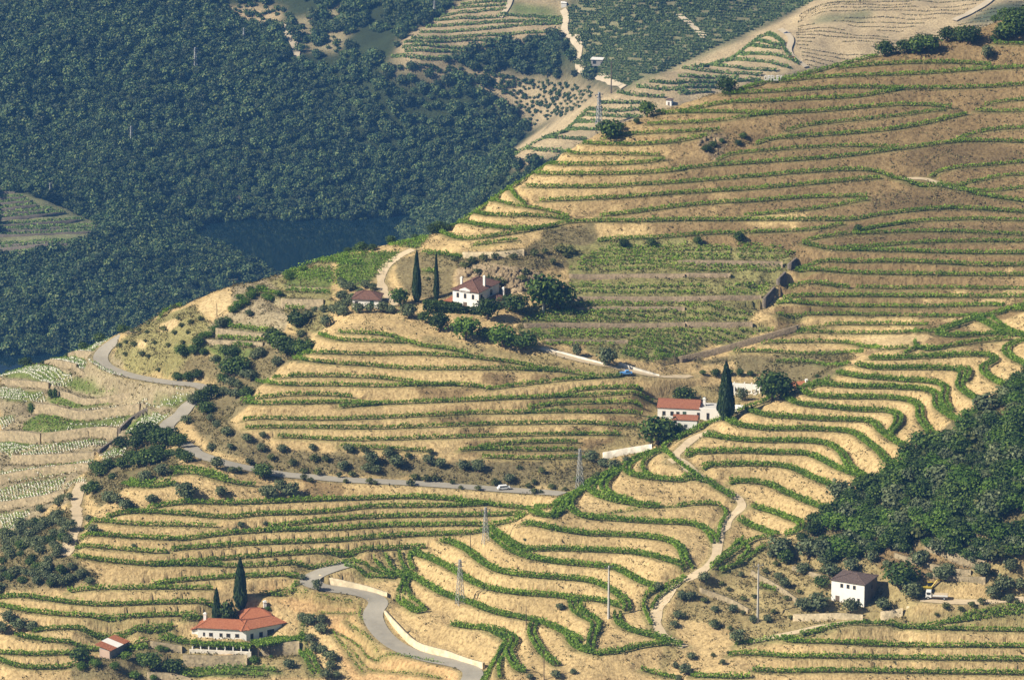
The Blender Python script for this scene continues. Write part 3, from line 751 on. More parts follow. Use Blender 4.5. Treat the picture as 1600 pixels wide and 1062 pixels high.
# name|colour|tuft|soft edge px|polygon
SOIL = [
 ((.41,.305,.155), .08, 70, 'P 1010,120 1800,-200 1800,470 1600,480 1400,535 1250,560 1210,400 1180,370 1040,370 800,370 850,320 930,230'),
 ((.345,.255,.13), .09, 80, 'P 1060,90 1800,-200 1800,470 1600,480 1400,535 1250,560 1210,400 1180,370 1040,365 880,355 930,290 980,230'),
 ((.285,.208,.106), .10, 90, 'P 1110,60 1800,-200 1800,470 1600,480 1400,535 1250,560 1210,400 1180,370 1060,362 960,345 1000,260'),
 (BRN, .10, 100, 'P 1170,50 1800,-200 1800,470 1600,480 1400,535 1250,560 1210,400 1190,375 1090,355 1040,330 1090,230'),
 (BRN, .14, 10, 'T3 300,560 480,560 500,610 360,680 180,740 90,700 90,640'),
 ((.17,.13,.085), .25, 8, 'T3 90,640 190,620 230,660 180,740 90,700'),
 (DBRN, .14, 10, 'T3 1050,690 1300,670 1593,700 1593,750 1160,800 1030,760'),
 (DBRN, .16, 10, 'T3 900,900 1100,850 1500,920 1593,960 1050,970 870,1010'),
 (DBRN, .16, 10, 'T6 600,0 1593,0 1593,90 700,110'),
 (DBRN, .12, 10, 'T6 440,390 1500,385 1400,430 560,430 560,560 440,560'),
 (TAN, .06, 6, 'T6 560,435 1030,430 1030,460 560,480'),
 (TANL, .02, 6, 'T6 760,515 1180,510 1090,560 900,575 760,545'),
 (TAN, .06, 8, 'T6 450,520 850,530 860,600 450,590'),
 (SCR, .24, 8, 'T6 250,600 800,600 780,700 600,750 500,760 400,690 0,680 0,630'),
 (TAN, .10, 5, 'T5 1480,650 1593,620 T6 110,640 250,640 250,690 0,690'),
 (SCR, .22, 8, 'T5 550,150 850,120 1000,20 1180,0 1190,90 1050,200 880,230 760,240 560,220'),
 (SCR, .2, 7, 'T5 250,160 560,150 540,330 370,350 280,300 240,220'),
 (STN, .14, 8, 'F 1080,140 1440,60 1573,60 1573,120 1440,150 1290,210 1260,330 960,420 960,260'),
 (ROCK, .10, 6, 'A 480,250 650,200 880,230 1100,250 1250,300 1130,480 900,490 760,420 600,360 480,400'),
 ((.235,.225,.095), .16, 8, 'T5 1040,90 1593,60 T6 500,130 540,170 440,300 330,450 440,490 100,590 0,620 T5 1440,640 930,540 820,470 860,400 1060,300 1050,180'),
 (TAN, .04, 10, 'T5 -600,470 0,490 340,540 700,620 1100,690 1480,720 1400,900 1380,980 1100,1062 T8 1150,40 0,20 T7 1200,-10 T4 1080,860 1300,640'),
 (DRY, .12, 6, 'T5 380,500 700,560 900,600 1300,660 1480,720 1180,705 900,650 600,600 380,560'),
 (BRN, .10, 4, 'T5 660,685 810,685 800,755 650,735'), (BRN, .10, 4, 'T5 905,690 1120,690 1000,725 895,740'),
 (BRN, .10, 4, 'T5 730,640 800,640 800,670 725,670'), (DBRN, .12, 5, 'T5 420,880 700,880 660,925 430,925'),
 (BRN, .12, 5, 'T5 560,935 730,930 680,975 540,985'), (BRN, .12, 5, 'T5 1060,930 1180,930 1150,975 1040,975'), (BRN, .14, 5, 'T5 880,800 1440,780 1400,870 880,865'),
 (BRN, .12, 5, 'T5 600,990 1400,985 1380,1062 540,1062'), (BRN, .14, 5, 'T5 1230,870 1380,880 1370,985 1230,985'), (BRN, .12, 5, 'T5 420,840 620,830 620,870 440,880'), (BRN, .12, 5, 'T5 330,740 680,750 560,800 400,800'),
 (SCR, .24, 9, 'T8 -400,20 0,20 500,50 1130,40 1230,20 1230,100 1100,180 1030,200 600,160 0,130 -300,110 -450,60'),
 (SCR, .22, 7, 'P 330,600 385,560 400,620 360,660 430,700 560,712 560,735 440,735 330,700 285,640'),
 (SCR, .20, 7, 'F 560,740 700,690 900,720 880,840 600,820'),
 ((.25,.23,.10), .30, 8, 'F 300,560 420,470 560,420 700,400 780,470 860,520 800,640 700,720 620,800 560,820 240,760 220,640'), (STN, .16, 7, 'F 850,480 960,420 1260,330 1300,480 1250,600 1150,640 800,640 780,560'), (SCR, .22, 7, 'F 880,640 1180,600 1300,540 1420,560 1400,720 1250,760 1100,900 980,1000 800,900 900,760'), ((.24,.22,.10), .2, 8, 'F 1180,230 1440,120 1573,90 1573,480 1440,560 1300,480 1260,330'),
 (TANL, .0, 4, 'F 730,370 850,310 930,290 960,380 850,460 740,440'), (TANL, .02, 4, 'F 500,500 620,470 620,520 560,550 500,540'), (TANL, 0, 4, 'F 360,590 420,590 420,640 360,620'),
 (GRN, .1, 4, 'F 1400,170 1573,160 1573,270 1280,260 1290,220'), (GRN, .1, 4, 'T5 0,130 290,130 180,240 100,290 0,290'), (GRN, .1, 4, 'T5 230,90 330,55 420,60 370,115 260,100'),
 (GRN, .12, 5, 'T4 800,560 1180,560 1100,640 1040,660 960,590 800,590'),
 (STN, .12, 8, 'T4 0,640 450,520 580,700 960,750 850,840 600,1062 0,1062'), (STN, .12, 8, 'T7 -50,0 440,0 330,200 160,330 -50,380'),
 (GRN, .10, 4, 'E 440,500 600,440 800,540 960,545 700,585 560,540'), (GRN, .10, 4, 'E 330,610 480,590 620,620 960,600 860,660 600,690 400,650'),
 (GRN, .10, 4, 'E 180,800 330,730 540,760 700,780 1080,710 940,810 620,850 350,885 180,860'), (GRN, .10, 4, 'E 1180,610 1500,570 1440,660 1380,680 1200,640'),
 (GRN, .06, 4, 'E 0,940 250,960 300,985 100,1040 0,1040'), (GRN, .05, 4, 'E 980,850 1150,710 1340,760 1230,850 1100,885'),
 (GRN, .05, 4, 'E 360,290 500,262 660,290 700,350 620,380 560,320'), (GRN, .04, 4, 'E 0,430 200,370 400,390 560,440 400,490 0,450'), (GRN, .04, 4, 'E 0,540 330,560 340,610 230,630 0,620'), (GRN, .04, 4, 'E 540,230 760,140 880,125 760,240'),
 (SCR, .3, 8, 'T7 -20,380 160,330 260,280 340,300 300,480 450,590 300,640 90,640 0,680'),
 (SCR, .3, 8, 'T7 400,100 600,-50 840,0 830,120 640,150 470,260 400,200'),
 (ORG, .04, 5, 'G -30,200 400,260 700,320 760,560 860,640 1200,700 1290,800 600,830 480,520 280,400 100,300'),
 (DRY, .16, 6, 'D 530,530 1470,530 1600,760 540,768'), (ORG, .02, 4, 'D 750,620 1140,620 1150,680 760,690'), (GRN, .1, 4, 'D 700,690 1300,690 1380,740 700,760'),
 (SCR, .22, 6, 'D 40,640 500,580 740,640 640,768 40,768'),
 (DRY, .18, 8, 'T9 0,620 150,560 400,440 560,400 1593,400 1593,780 1250,800 900,830 500,870 260,910 0,960 T8 1450,1062'),
 (TAN, .05, 5, 'C 1100,500 1593,330 1593,580 1200,600 950,640'), (TAN, .04, 6, 'T9 0,780 240,840 270,900 100,960 0,930'), (BRN, .16, 6, 'C 560,40 1050,20 1593,60 1593,200 1150,380 700,250'),
 (SCR, .3, 8, 'T9 560,400 640,310 940,100 1300,-150 1700,-200 1700,500 1150,450'),
 (BRN, .10, 6, 'T7 520,-30 1593,150 1593,230 1400,235 1380,150 900,60'),
 (DRY, .14, 6, 'P 830,745 1050,690 1140,650 1180,620 1230,600 1060,600 950,690 860,720'),
]
def soil_colour(X, Y, Z, near):
    px, py = project(X, Y, Z)
    col = np.empty(X.shape+(3,), np.float32); tf = np.zeros(X.shape, np.float32)
    if near:
        col[:] = TAN; tf[:] = .07
        wx = (fbm(X/9, Y/9, 21, 3)-.5); wy = (fbm(X/9, Y/9, 55, 3)-.5)
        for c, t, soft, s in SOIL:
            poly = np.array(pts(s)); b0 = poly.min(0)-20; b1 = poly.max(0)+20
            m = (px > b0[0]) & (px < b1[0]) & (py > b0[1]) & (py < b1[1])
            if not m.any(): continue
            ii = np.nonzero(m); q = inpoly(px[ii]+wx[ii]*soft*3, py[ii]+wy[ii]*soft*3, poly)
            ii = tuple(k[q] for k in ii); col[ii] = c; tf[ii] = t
        # blur the edges a little by averaging along the grid
        for _ in range(2):
            col[1:-1, 1:-1] = (col[1:-1, 1:-1]*2+col[:-2, 1:-1]+col[2:, 1:-1]+col[1:-1, :-2]+col[1:-1, 2:])/6
    else:
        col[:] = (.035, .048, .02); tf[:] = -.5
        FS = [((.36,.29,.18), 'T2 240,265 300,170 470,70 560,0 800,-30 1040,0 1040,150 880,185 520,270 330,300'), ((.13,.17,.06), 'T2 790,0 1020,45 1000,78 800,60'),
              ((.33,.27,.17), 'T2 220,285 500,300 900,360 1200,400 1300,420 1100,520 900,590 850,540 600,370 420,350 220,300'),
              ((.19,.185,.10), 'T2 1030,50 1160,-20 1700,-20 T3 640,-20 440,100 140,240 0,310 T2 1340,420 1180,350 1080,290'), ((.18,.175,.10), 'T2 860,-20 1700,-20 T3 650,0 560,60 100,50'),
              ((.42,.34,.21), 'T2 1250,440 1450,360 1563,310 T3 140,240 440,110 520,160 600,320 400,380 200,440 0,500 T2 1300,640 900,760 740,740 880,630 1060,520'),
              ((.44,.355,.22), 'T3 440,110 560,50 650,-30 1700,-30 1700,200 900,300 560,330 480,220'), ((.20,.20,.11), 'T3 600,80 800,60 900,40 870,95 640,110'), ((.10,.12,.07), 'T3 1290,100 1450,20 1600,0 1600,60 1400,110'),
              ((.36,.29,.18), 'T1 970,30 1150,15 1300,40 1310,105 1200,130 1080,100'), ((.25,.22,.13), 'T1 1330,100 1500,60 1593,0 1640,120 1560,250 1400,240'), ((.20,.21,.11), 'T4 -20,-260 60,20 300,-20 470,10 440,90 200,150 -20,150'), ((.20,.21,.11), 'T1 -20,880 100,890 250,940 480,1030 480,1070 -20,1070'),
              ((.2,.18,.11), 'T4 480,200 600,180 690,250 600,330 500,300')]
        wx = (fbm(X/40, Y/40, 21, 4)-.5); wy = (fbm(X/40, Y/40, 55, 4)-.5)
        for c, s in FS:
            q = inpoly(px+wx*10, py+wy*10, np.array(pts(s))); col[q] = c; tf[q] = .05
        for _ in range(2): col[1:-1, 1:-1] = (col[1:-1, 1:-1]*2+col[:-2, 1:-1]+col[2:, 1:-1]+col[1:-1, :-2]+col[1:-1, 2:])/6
    return col, tf
def grid_sheet(name, XX, YY, ZZ, near):
    ny, nx = XX.shape; v = np.stack([XX, YY, ZZ], -1).reshape(-1, 3)
    i = np.arange(ny*nx).reshape(ny, nx)
    f = np.stack([i[:-1, :-1], i[:-1, 1:], i[1:, 1:], i[1:, :-1]], -1).reshape(-1, 4)
    o = link_mesh(name, v, f, MAT['land'], None, True)
    col, tf = soil_colour(XX, YY, ZZ, near)
    if near:
        g = (1-sstep(.6, 2.0, rowd))[..., None]*.55
        col = col*(1-g)+np.array((.15, .165, .06), np.float32)*g
        e = ((1-sstep(.2, 1.6, roadd))*(roadd > -.3))[..., None]*.7
        col = col*(1-e)+np.array((.28, .24, .12), np.float32)*e
    a = o.data.attributes.new('soil', 'FLOAT_COLOR', 'POINT')
    a.data.foreach_set('color', np.concatenate([col.reshape(-1, 3), np.ones((ny*nx, 1))], 1).astype(np.float32).ravel())
    a = o.data.attributes.new('tuft', 'FLOAT', 'POINT'); a.data.foreach_set('value', tf.astype(np.float32).ravel())
    return o
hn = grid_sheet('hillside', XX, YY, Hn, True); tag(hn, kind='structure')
# strip in front of the frame, and the land beyond the near crests down to the river and up the far side
def coarse(name, ys, fus, n_amp):
    U_, Y_ = np.meshgrid(fus, ys); X_ = U_*Y_; Z_ = bil(HB, U_, Y_)
    return U_, Y_, X_, Z_
ys = np.arange(860, NY0+.1, 7.0); ys = np.append(ys[ys < NY0-1], NY0); U_, Y_, X_, Z_ = coarse('', ys, FU[::3], 0); Z_[-1] = Hn[0, ::3]; o = grid_sheet('lower_slope', X_, Y_, Z_, False); tag(o, kind='structure')
o.data.attributes['soil'].data.foreach_set('color', np.tile(np.array([*TAN, 1], np.float32), X_.size))
last = FYn[-1]
ys = np.concatenate([[last], np.arange(last+4, 2262, 8.0)]); U_, Y_, X_, Z_ = coarse('', ys, FU[::3], 0); Z_[0] = Hn[-1, ::3]; tag(grid_sheet('back_slope', X_, Y_, Z_, False), kind='structure')
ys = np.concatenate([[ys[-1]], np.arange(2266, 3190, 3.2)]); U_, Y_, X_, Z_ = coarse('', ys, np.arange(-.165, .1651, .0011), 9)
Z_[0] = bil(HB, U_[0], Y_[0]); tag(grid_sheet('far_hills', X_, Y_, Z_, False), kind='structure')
# river
m, nt, N, L, b = new_mat('water'); b.inputs['Base Color'].default_value = (.004, .012, .014, 1); b.inputs['Roughness'].default_value = .03; b.inputs['IOR'].default_value = 1.33
bp = N.new('ShaderNodeBump'); bp.inputs['Strength'].default_value = .05; bp.inputs['Distance'].default_value = .2; L.new(noise(nt, .35, 4), bp.inputs['Height']); L.new(bp.outputs[0], b.inputs['Normal'])
xs = np.linspace(-430, 430, 30); yy_ = np.linspace(1850, 2950, 30); X_, Y_ = np.meshgrid(xs, yy_); i = np.arange(900).reshape(30, 30)
f = np.stack([i[:-1, :-1], i[:-1, 1:], i[1:, 1:], i[1:, :-1]], -1).reshape(-1, 4)
tag(link_mesh('river', np.stack([X_, Y_, np.full_like(X_, RIVER)], -1).reshape(-1, 3), f, m), kind='structure')
# haze
m = bpy.data.materials.new('haze'); m.use_nodes = True; nt = m.node_tree; nt.nodes.clear(); ou = nt.nodes.new('ShaderNodeOutputMaterial'); pv = nt.nodes.new('ShaderNodeVolumePrincipled')
pv.inputs['Color'].default_value = (.14, .42, 1.0, 1); pv.inputs['Density'].default_value = .00006; pv.inputs['Anisotropy'].default_value = 0
nt.links.new(pv.outputs[0], ou.inputs['Volume'])
x0, x1, y0, y1, z0, z1 = -640, 640, -30, 3240, -240, 520
v = [(x, y, z) for z in (z0, z1) for y in (y0, y1) for x in (x0, x1)]
tag(link_mesh('haze', v, np.array([(0, 2, 3, 1), (4, 5, 7, 6), (0, 1, 5, 4), (2, 6, 7, 3), (0, 4, 6, 2), (1, 3, 7, 5)]), m), kind='stuff')
# ---------------------------------------------------------------- foliage built of leaf-sized faces
MAT['vine'] = leafmat('vine_leaf', (.08, .15, .018), (.17, .29, .035), (.29, .42, .07), .30, .10)
MAT['farvine'] = leafmat('far_vine_leaf', (.10, .17, .04), (.16, .25, .065), (.24, .33, .10), .2, .1)
MAT['bark'] = plain('bark', (.14, .10, .07), .95, .25, 3, .4)
def quads(c, size, up=.5, r=None, flat=1.0):
    """leaf faces around centres c; normals random with an upward share"""
    r = r or rng; n = len(c); nr = r.normal(size=(n, 3)); nr[:, 2] = nr[:, 2]*.7+up*1.6; nr /= np.linalg.norm(nr, axis=1)[:, None]
    t = np.cross(nr, r.normal(size=(n, 3))); t /= np.linalg.norm(t, axis=1)[:, None]+1e-9; b = np.cross(nr, t)
    s = size[:, None]*.5; t = t*s; b = b*s*(.7+.3*r.random((n, 1)))
    v = np.stack([c-t-b*.6, c+t*.2-b, c+t+b*.4, c-t*.3+b], 1).reshape(-1, 3)
    return v, np.arange(4*n).reshape(n, 4)
def hedge(path, per_m, wid, hgt, size, z0=.3, gaps=.0):
    p = resample(path[:, :2], .5); s = len(p)*.5; n = max(8, int(s*per_m)); t = rng.random(n)*(len(p)-1.001); i = t.astype(int); f = (t-i)[:, None]
    c = p[i]*(1-f)+p[i+1]*f; d = p[i+1]-p[i]; d /= np.linalg.norm(d, axis=1)[:, None]+1e-9; nrm = np.stack([-d[:, 1], d[:, 0]], 1)
    tm = t*.5+p[0, 0]*.37; k = .8+.4*vnoise(tm*.9, tm*0+p[0, 1], 4); a = rng.random(n)*2*math.pi; rr = np.sqrt(rng.random(n)*.7+.3)
    off = np.cos(a)*rr*wid/2*k; c = c+nrm*off[:, None]
    h = z0+(hgt-z0)*(.5+.5*np.sin(a)*rr)*k
    sh = rng.random(n) < .06; h = np.where(sh, hgt*k+rng.random(n)*.35, h)
    z = land_h(c[:, 0], c[:, 1])+h; keep = np.ones(n, bool)
    if gaps: keep = (vnoise(tm*.6, tm*0+p[0, 1]*3, 9) > gaps) | (rng.random(n) < .4)
    v, fc = quads(np.concatenate([c, z[:, None]], 1)[keep], (size*(.7+.6*rng.random(n)))[keep], .45)
    return v, fc
def grad(p):
    e = 1.5; gx_ = (base_h(p[:, 0]+e, p[:, 1])-base_h(p[:, 0]-e, p[:, 1])); gy_ = (base_h(p[:, 0], p[:, 1]+e)-base_h(p[:, 0], p[:, 1]-e))
    return gx_, gy_
def offset_path(p, d):
    t = np.gradient(p[:, :2], axis=0); t /= np.linalg.norm(t, axis=1)[:, None]+1e-9; nn = np.stack([-t[:, 1], t[:, 0]], 1)
    gx_, gy_ = grad(p); s = np.sign((nn[:, 0]*gx_+nn[:, 1]*gy_).sum())
    q = p.copy(); q[:, :2] += nn*s*d; return relax(q, 4)
ORD = ['topmost']+['%s from the top' % w for w in 'second third fourth fifth sixth seventh eighth ninth tenth eleventh twelfth thirteenth fourteenth fifteenth sixteenth seventeenth eighteenth nineteenth twentieth'.split()]
def ordn(i, side='top'):
    return ('topmost' if side == 'top' else 'leftmost') if i == 0 else ('%s from the %s' % (ORD[i].split()[0], side) if i < 20 else '%d%s from the %s' % (i+1, {1: 'st', 2: 'nd', 3: 'rd'}.get((i+1) % 10, 'th'), side))
ZD = {'ridge': ('green vine row on the curving sunlit ridge', 'vine rows on the curving ridge terraces'),
 'low': ('long green vine row on the lower left terraces', 'vine rows on the lower left terraces'),
 'mid': ('thin vine row on the tan banks below the villa', 'vine rows on the tan banks above the middle road'),
 'upper': ('green vine row on the big brown upper right hillside', 'vine rows on the big brown hillside'),
 'nose': ('short green vine row on the hill nose left of the villa', 'vine rows left of the villa'),
 'bottom': ('green vine row below the square white house', 'vine rows below the square white house'),
 'house': ('green vine row beside the orange-roofed farmhouse', 'vine rows beside the orange-roofed farmhouse'),
 'young': ('sparse young vine row on orange soil below the road', 'young vine rows on the orange terraces'),
 'nearwood': ('low green row beside the asphalt bend', 'vine rows beside the asphalt bend')}
todo = []
for zn, k, p in rows:
    if zn == 'ridge' and k == 2:
        todo.append((zn, offset_path(p, -.6), 36, .72, 1.25, .44, 0)); todo.append((zn, offset_path(p, .9), 30, .68, 1.2, .44, 0))
    elif zn in ('low', 'bottom'): todo.append((zn, p, 44 if k == 2 else 32, 1.35 if k == 2 else .9, 1.3, .44, 0))
    elif k == 0: todo.append((zn, p, 12, .6, .9, .38, .5))
    elif zn == 'ridge': todo.append((zn, p, 32, .8, 1.3, .44, 0))
    elif zn == 'upper': todo.append((zn, p, 34 if k == 2 else 25, 1.15 if k == 2 else .85, 1.25 if k == 2 else 1.1, .44, .04 if k == 2 else .12))
    elif zn == 'young': todo.append((zn, p, 12, .6, .7, .35, .35))
    elif zn == 'mid': todo.append((zn, p, 30 if k == 1 else 36, .8+.4*(k-1), 1.2, .45, .12))
    else: todo.append((zn, p, 22, 1.1, 1.4, .48, .05))
byz = {}
for t in todo: byz.setdefault(t[0], []).append(t)
for zn, ts in byz.items():
    ts.sort(key=lambda t: project(t[1][len(t[1])//2, 0], t[1][len(t[1])//2, 1], t[1][len(t[1])//2, 2])[1])
    for i, (z_, p, per, wd, hg, sz, gp) in enumerate(ts):
        v, f = hedge(p, per, wd, hg, sz, .35 if hg > 1 else .05, gp)
        tag(link_mesh('vine_row', v, f, MAT['vine']), '%s, %s' % (ZD[zn][0], ordn(i)), 'vine row', ZD[zn][1])
# rows on the far slopes
FD = {'spur': ('hazy vine row on the distant terraced spur', 'vine rows on the distant terraced spur'),
 'mids': ('pale vine row on the hill behind the white letters', 'vine rows behind the white letters'),
 'left': ('shaded vine row across the river at far left', 'vine rows across the river')}
for zn in FD:
    ts = [p for z_, p in farrows if z_ == zn]; ts.sort(key=lambda p: -p[len(p)//2, 1]/1+0)
    ts.sort(key=lambda p: project(*p[len(p)//2])[1])
    for i, p in enumerate(ts):
        v, f = hedge(p, 13, 1.7 if zn != 'left' else 4.0, 1.6, .95, .1, .05)
        tag(link_mesh('vine_row', v, f, MAT['farvine']), '%s, %s' % (FD[zn][0], ordn(i)), 'vine row', FD[zn][1])
# ---------------------------------------------------------------- roads, tracks, walls
MAT['asphalt'] = plain('asphalt', (.30, .275, .225), .9, .14, .35, .1)
MAT['dirt'] = plain('dirt', (.50, .40, .26), .95, .18, .6, .3)
MAT['fardirt'] = plain('far_dirt', (.44, .37, .26), .95, .12, .3)
def ribbon(name, p, hw, mat, lift=.06, nx=7, ragged=0.0):
    t = np.gradient(p[:, :2], axis=0); t = relax(t, 6); t /= np.linalg.norm(t, axis=1)[:, None]+1e-9; nn = np.stack([-t[:, 1], t[:, 0]], 1)
    s = np.linspace(-1, 1, nx); w = hw*(1+ragged*(vnoise(np.arange(len(p))*.3, np.zeros(len(p)), 3)-.5))
    xy = p[:, None, :2]+nn[:, None, :]*s[None, :, None]*w[:, None, None]
    z = np.maximum(land_h(xy[..., 0].ravel(), xy[..., 1].ravel()).reshape(xy.shape[:2]), -1e9)+lift
    z = np.maximum(z, p[:, 2:3]+lift) if name == 'road' else z
    v = np.concatenate([xy, z[..., None]], -1).reshape(-1, 3); i = np.arange(len(p)*nx).reshape(len(p), nx)
    f = np.stack([i[:-1, :-1], i[:-1, 1:], i[1:, 1:], i[1:, :-1]], -1).reshape(-1, 4)
    return tag(link_mesh(name, v, f, mat, None, True), kind='structure')
for k, hw, p in roads: ribbon('road' if k == 'road' else 'dirt_track', p, hw, MAT['asphalt' if k == 'road' else 'dirt'], .16 if k == 'road' else .1, 9, 0 if k == 'road' else .7)
for k, hw, p in farroads: ribbon('dirt_track' if k == 'track' else 'bare_scar', p, hw*.75, MAT['fardirt'], .8, 5, .6)
def stonemat(name, col, var=.3, sc=1.6):
    m, nt, N, L, b = new_mat(name); g = N.new('ShaderNodeNewGeometry')
    vo = N.new('ShaderNodeTexVoronoi'); vo.inputs['Scale'].default_value = sc; L.new(g.outputs['Position'], vo.inputs['Vector'])
    c = ramp(nt, vo.outputs['Color'], [(0, tuple(x*(1-var) for x in col)), (1, tuple(x*(1+var*.6) for x in col))])
    c = mix_rgb(nt, c, ramp(nt, noise(nt, .5, 4), [(.35, (.75, .75, .7)), (.6, (1.05, 1.03, 1))]), 1.0, 'MULTIPLY')
    L.new(c, b.inputs['Base Color']); b.inputs['Roughness'].default_value = .95
    bp = N.new('ShaderNodeBump'); bp.inputs['Strength'].default_value = .8; bp.inputs['Distance'].default_value = .12
    L.new(vo.outputs['Distance'], bp.inputs['Height']); L.new(bp.outputs[0], b.inputs['Normal']); return m
WM = {'stone': stonemat('wall_stone', (.46, .38, .25)), 'cream': stonemat('cream_block', (.62, .52, .36), .12, .9), 'white': stonemat('white_wall', (.74, .69, .60), .12, .7),
      'brown': stonemat('brown_stone', (.26, .20, .13)), 'dark': stonemat('dark_shaded_stone', (.15, .125, .10)), 'tan': stonemat('tan_stone', (.29, .235, .145), .4)}  # dark entry: shade on the stepped wall ends put into the stone colour
WL = {'stone': 'pale dry stone retaining wall', 'cream': 'cream block retaining wall along the asphalt road', 'white': 'whitewashed wall beside the dirt road', 'brown': 'low brown stone wall between vineyard plots',
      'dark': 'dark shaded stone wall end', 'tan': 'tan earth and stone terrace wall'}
def compass(px, py):
    return ('upper ' if py < 350 else 'lower ' if py > 760 else 'middle ')+('left' if px < 450 else 'right' if px > 1150 else 'centre')
wi = {}
for k, h, p in walls:
    q = resample(p, 1.0); t = np.gradient(q[:, :2], axis=0); t /= np.linalg.norm(t, axis=1)[:, None]+1e-9; nn = np.stack([-t[:, 1], t[:, 0]], 1)
    gx_, gy_ = grad(q); s = np.sign((nn[:, 0]*gx_+nn[:, 1]*gy_).sum()); nn = nn*s; m_ = len(q)
    top = q[:, 2]+.25+.12*vnoise(np.arange(m_)*.4, q[:, 0]*0, 2); bot = q[:, 2]-h-1.5
    fr = q[:, :2]-nn*.55; bk = q[:, :2]+nn*.1
    v = np.concatenate([np.c_[fr-nn*.1*h, bot], np.c_[fr, top], np.c_[bk, top+.01], np.c_[bk, bot]])
    i = np.arange(m_-1); f = [np.stack([i+a*m_, i+1+a*m_, i+1+b*m_, i+b*m_], 1) for a, b in ((0, 1), (1, 2), (2, 3))]
    f = np.concatenate(f+[np.array([[0, m_, 2*m_, 3*m_], [m_-1, 2*m_-1, 3*m_-1, 4*m_-1]])])
    c = project(*q[len(q)//2]); wi.setdefault(k, []).append((c, link_mesh('retaining_wall' if k not in ('white', 'dark') else 'stone_wall', v, f, WM[k])))
for k, l in wi.items():
    l.sort(key=lambda e: e[0][0])
    for i, (c, o) in enumerate(l): tag(o, '%s, %s of its kind' % (WL[k], ordn(i, 'left')), 'wall', 'terrace walls' if len(l) > 1 else None)
# ---------------------------------------------------------------- trees
MAT['olive'] = leafmat('olive_leaf', (.055, .075, .035), (.095, .125, .06), (.17, .20, .11), .12, .15)
MAT['oak'] = leafmat('oak_leaf', (.018, .04, .010), (.042, .082, .018), (.11, .16, .035), .15, .35)
MAT['bright'] = leafmat('bright_leaf', (.04, .09, .012), (.08, .155, .02), (.14, .22, .04), .25, .1)
MAT['cypress'] = leafmat('cypress_leaf', (.012, .028, .010), (.022, .045, .016), (.04, .07, .025), .05, .1)
MAT['shrub'] = leafmat('shrub_leaf', (.05, .07, .022), (.085, .11, .035), (.15, .155, .06), .15, .3)
def crown(kind, n, seed, ls):
    r = np.random.default_rng(seed)
    if kind == 'cypress':
        h = r.random(n); rad = .5*np.minimum(1, (h/.22)**.45)*np.clip((1-h)/.72, 0, 1)**.62; a = r.random(n)*6.283
        rad = rad*(.78+.3*vnoise(a*2, h*8, seed))*(.8+.25*r.random(n))
        c = np.stack([np.cos(a)*rad, np.sin(a)*rad, .01+h*.99], 1); nr = np.stack([np.cos(a), np.sin(a), .3+0*a], 1)
    else:
        K = {'olive': 11, 'oak': 15, 'shrub': 8}[kind]; lob = []
        for k in range(K):
            a = k*2.4+r.random()*.8; q = math.sqrt((k+.4)/K)*.36
            lob.append((q*math.cos(a)*.85, q*math.sin(a)*.85, ({'olive': .50, 'oak': .46, 'shrub': .36}[kind] if k % 2 else .36)+(.34-q*.8)*(.3+.8*r.random()), .19+.09*r.random()))
        lob += [(0, 0, .42, .30), (.12, .05, .34, .26), (-.12, -.04, .34, .26)]; K += 3
        lob = np.array(lob); k = r.choice(K, n, p=lob[:, 3]**2/(lob[:, 3]**2).sum()); d = r.normal(size=(n, 3)); d /= np.linalg.norm(d, axis=1)[:, None]; d[:, 2] = np.where(r.random(n) < .25, np.abs(d[:, 2]), d[:, 2])
        rr = (.72+.38*r.random(n))*lob[k, 3]; c = lob[k, :3]+d*rr[:, None]*np.array([1.12, 1.12, .9]); c[:, 2] = np.clip(c[:, 2], .04, 1.02); nr = d
    nr = nr+r.normal(size=(n, 3))*.45+np.array([0, 0, .25]); nr /= np.linalg.norm(nr, axis=1)[:, None]
    t = np.cross(nr, r.normal(size=(n, 3))); t /= np.linalg.norm(t, axis=1)[:, None]; b = np.cross(nr, t); s = (ls*(.6+.7*r.random(n)))[:, None]*.5
    v = np.stack([c-t*s-b*s*.6, c+t*s*.5-b*s, c+t*s+b*s*.4, c-t*s*.3+b*s], 1).reshape(-1, 3)
    return v, np.arange(4*n).reshape(n, 4)
def trunk(seed, h=.5, r0=.045, limbs=4):
    r = random.Random(seed); V = []; F = []
    def tube(a, b, ra, rb, k=6):
        a = Vector(a); b = Vector(b); d = (b-a).normalized(); x = d.cross(Vector((.3, 1, .1))).normalized(); y = d.cross(x); o = len(V)
        for q, rad in ((a, ra), (b, rb)):
            for j in range(k): an = j*6.283/k; V.append(q+x*math.cos(an)*rad+y*math.sin(an)*rad)
        for j in range(k): F.append((o+j, o+(j+1) % k, o+k+(j+1) % k, o+k+j))
    m = (r.uniform(-.02, .02), r.uniform(-.02, .02), h*.55); tube((0, 0, -.08), m, r0*1.25, r0*.9)
    for j in range(limbs):
        a = j*6.283/limbs+r.random(); tube(m, (m[0]+math.cos(a)*.2, m[1]+math.sin(a)*.2, h*.55+.12+.2*r.random()), r0*.7, r0*.22, 5)
    return np.array([tuple(v) for v in V]), np.array(F)
def mesh_only(name, v, f, mat):
    o = link_mesh(name, v, f, mat); me = o.data; bpy.data.objects.remove(o); return me
PROTO = {}
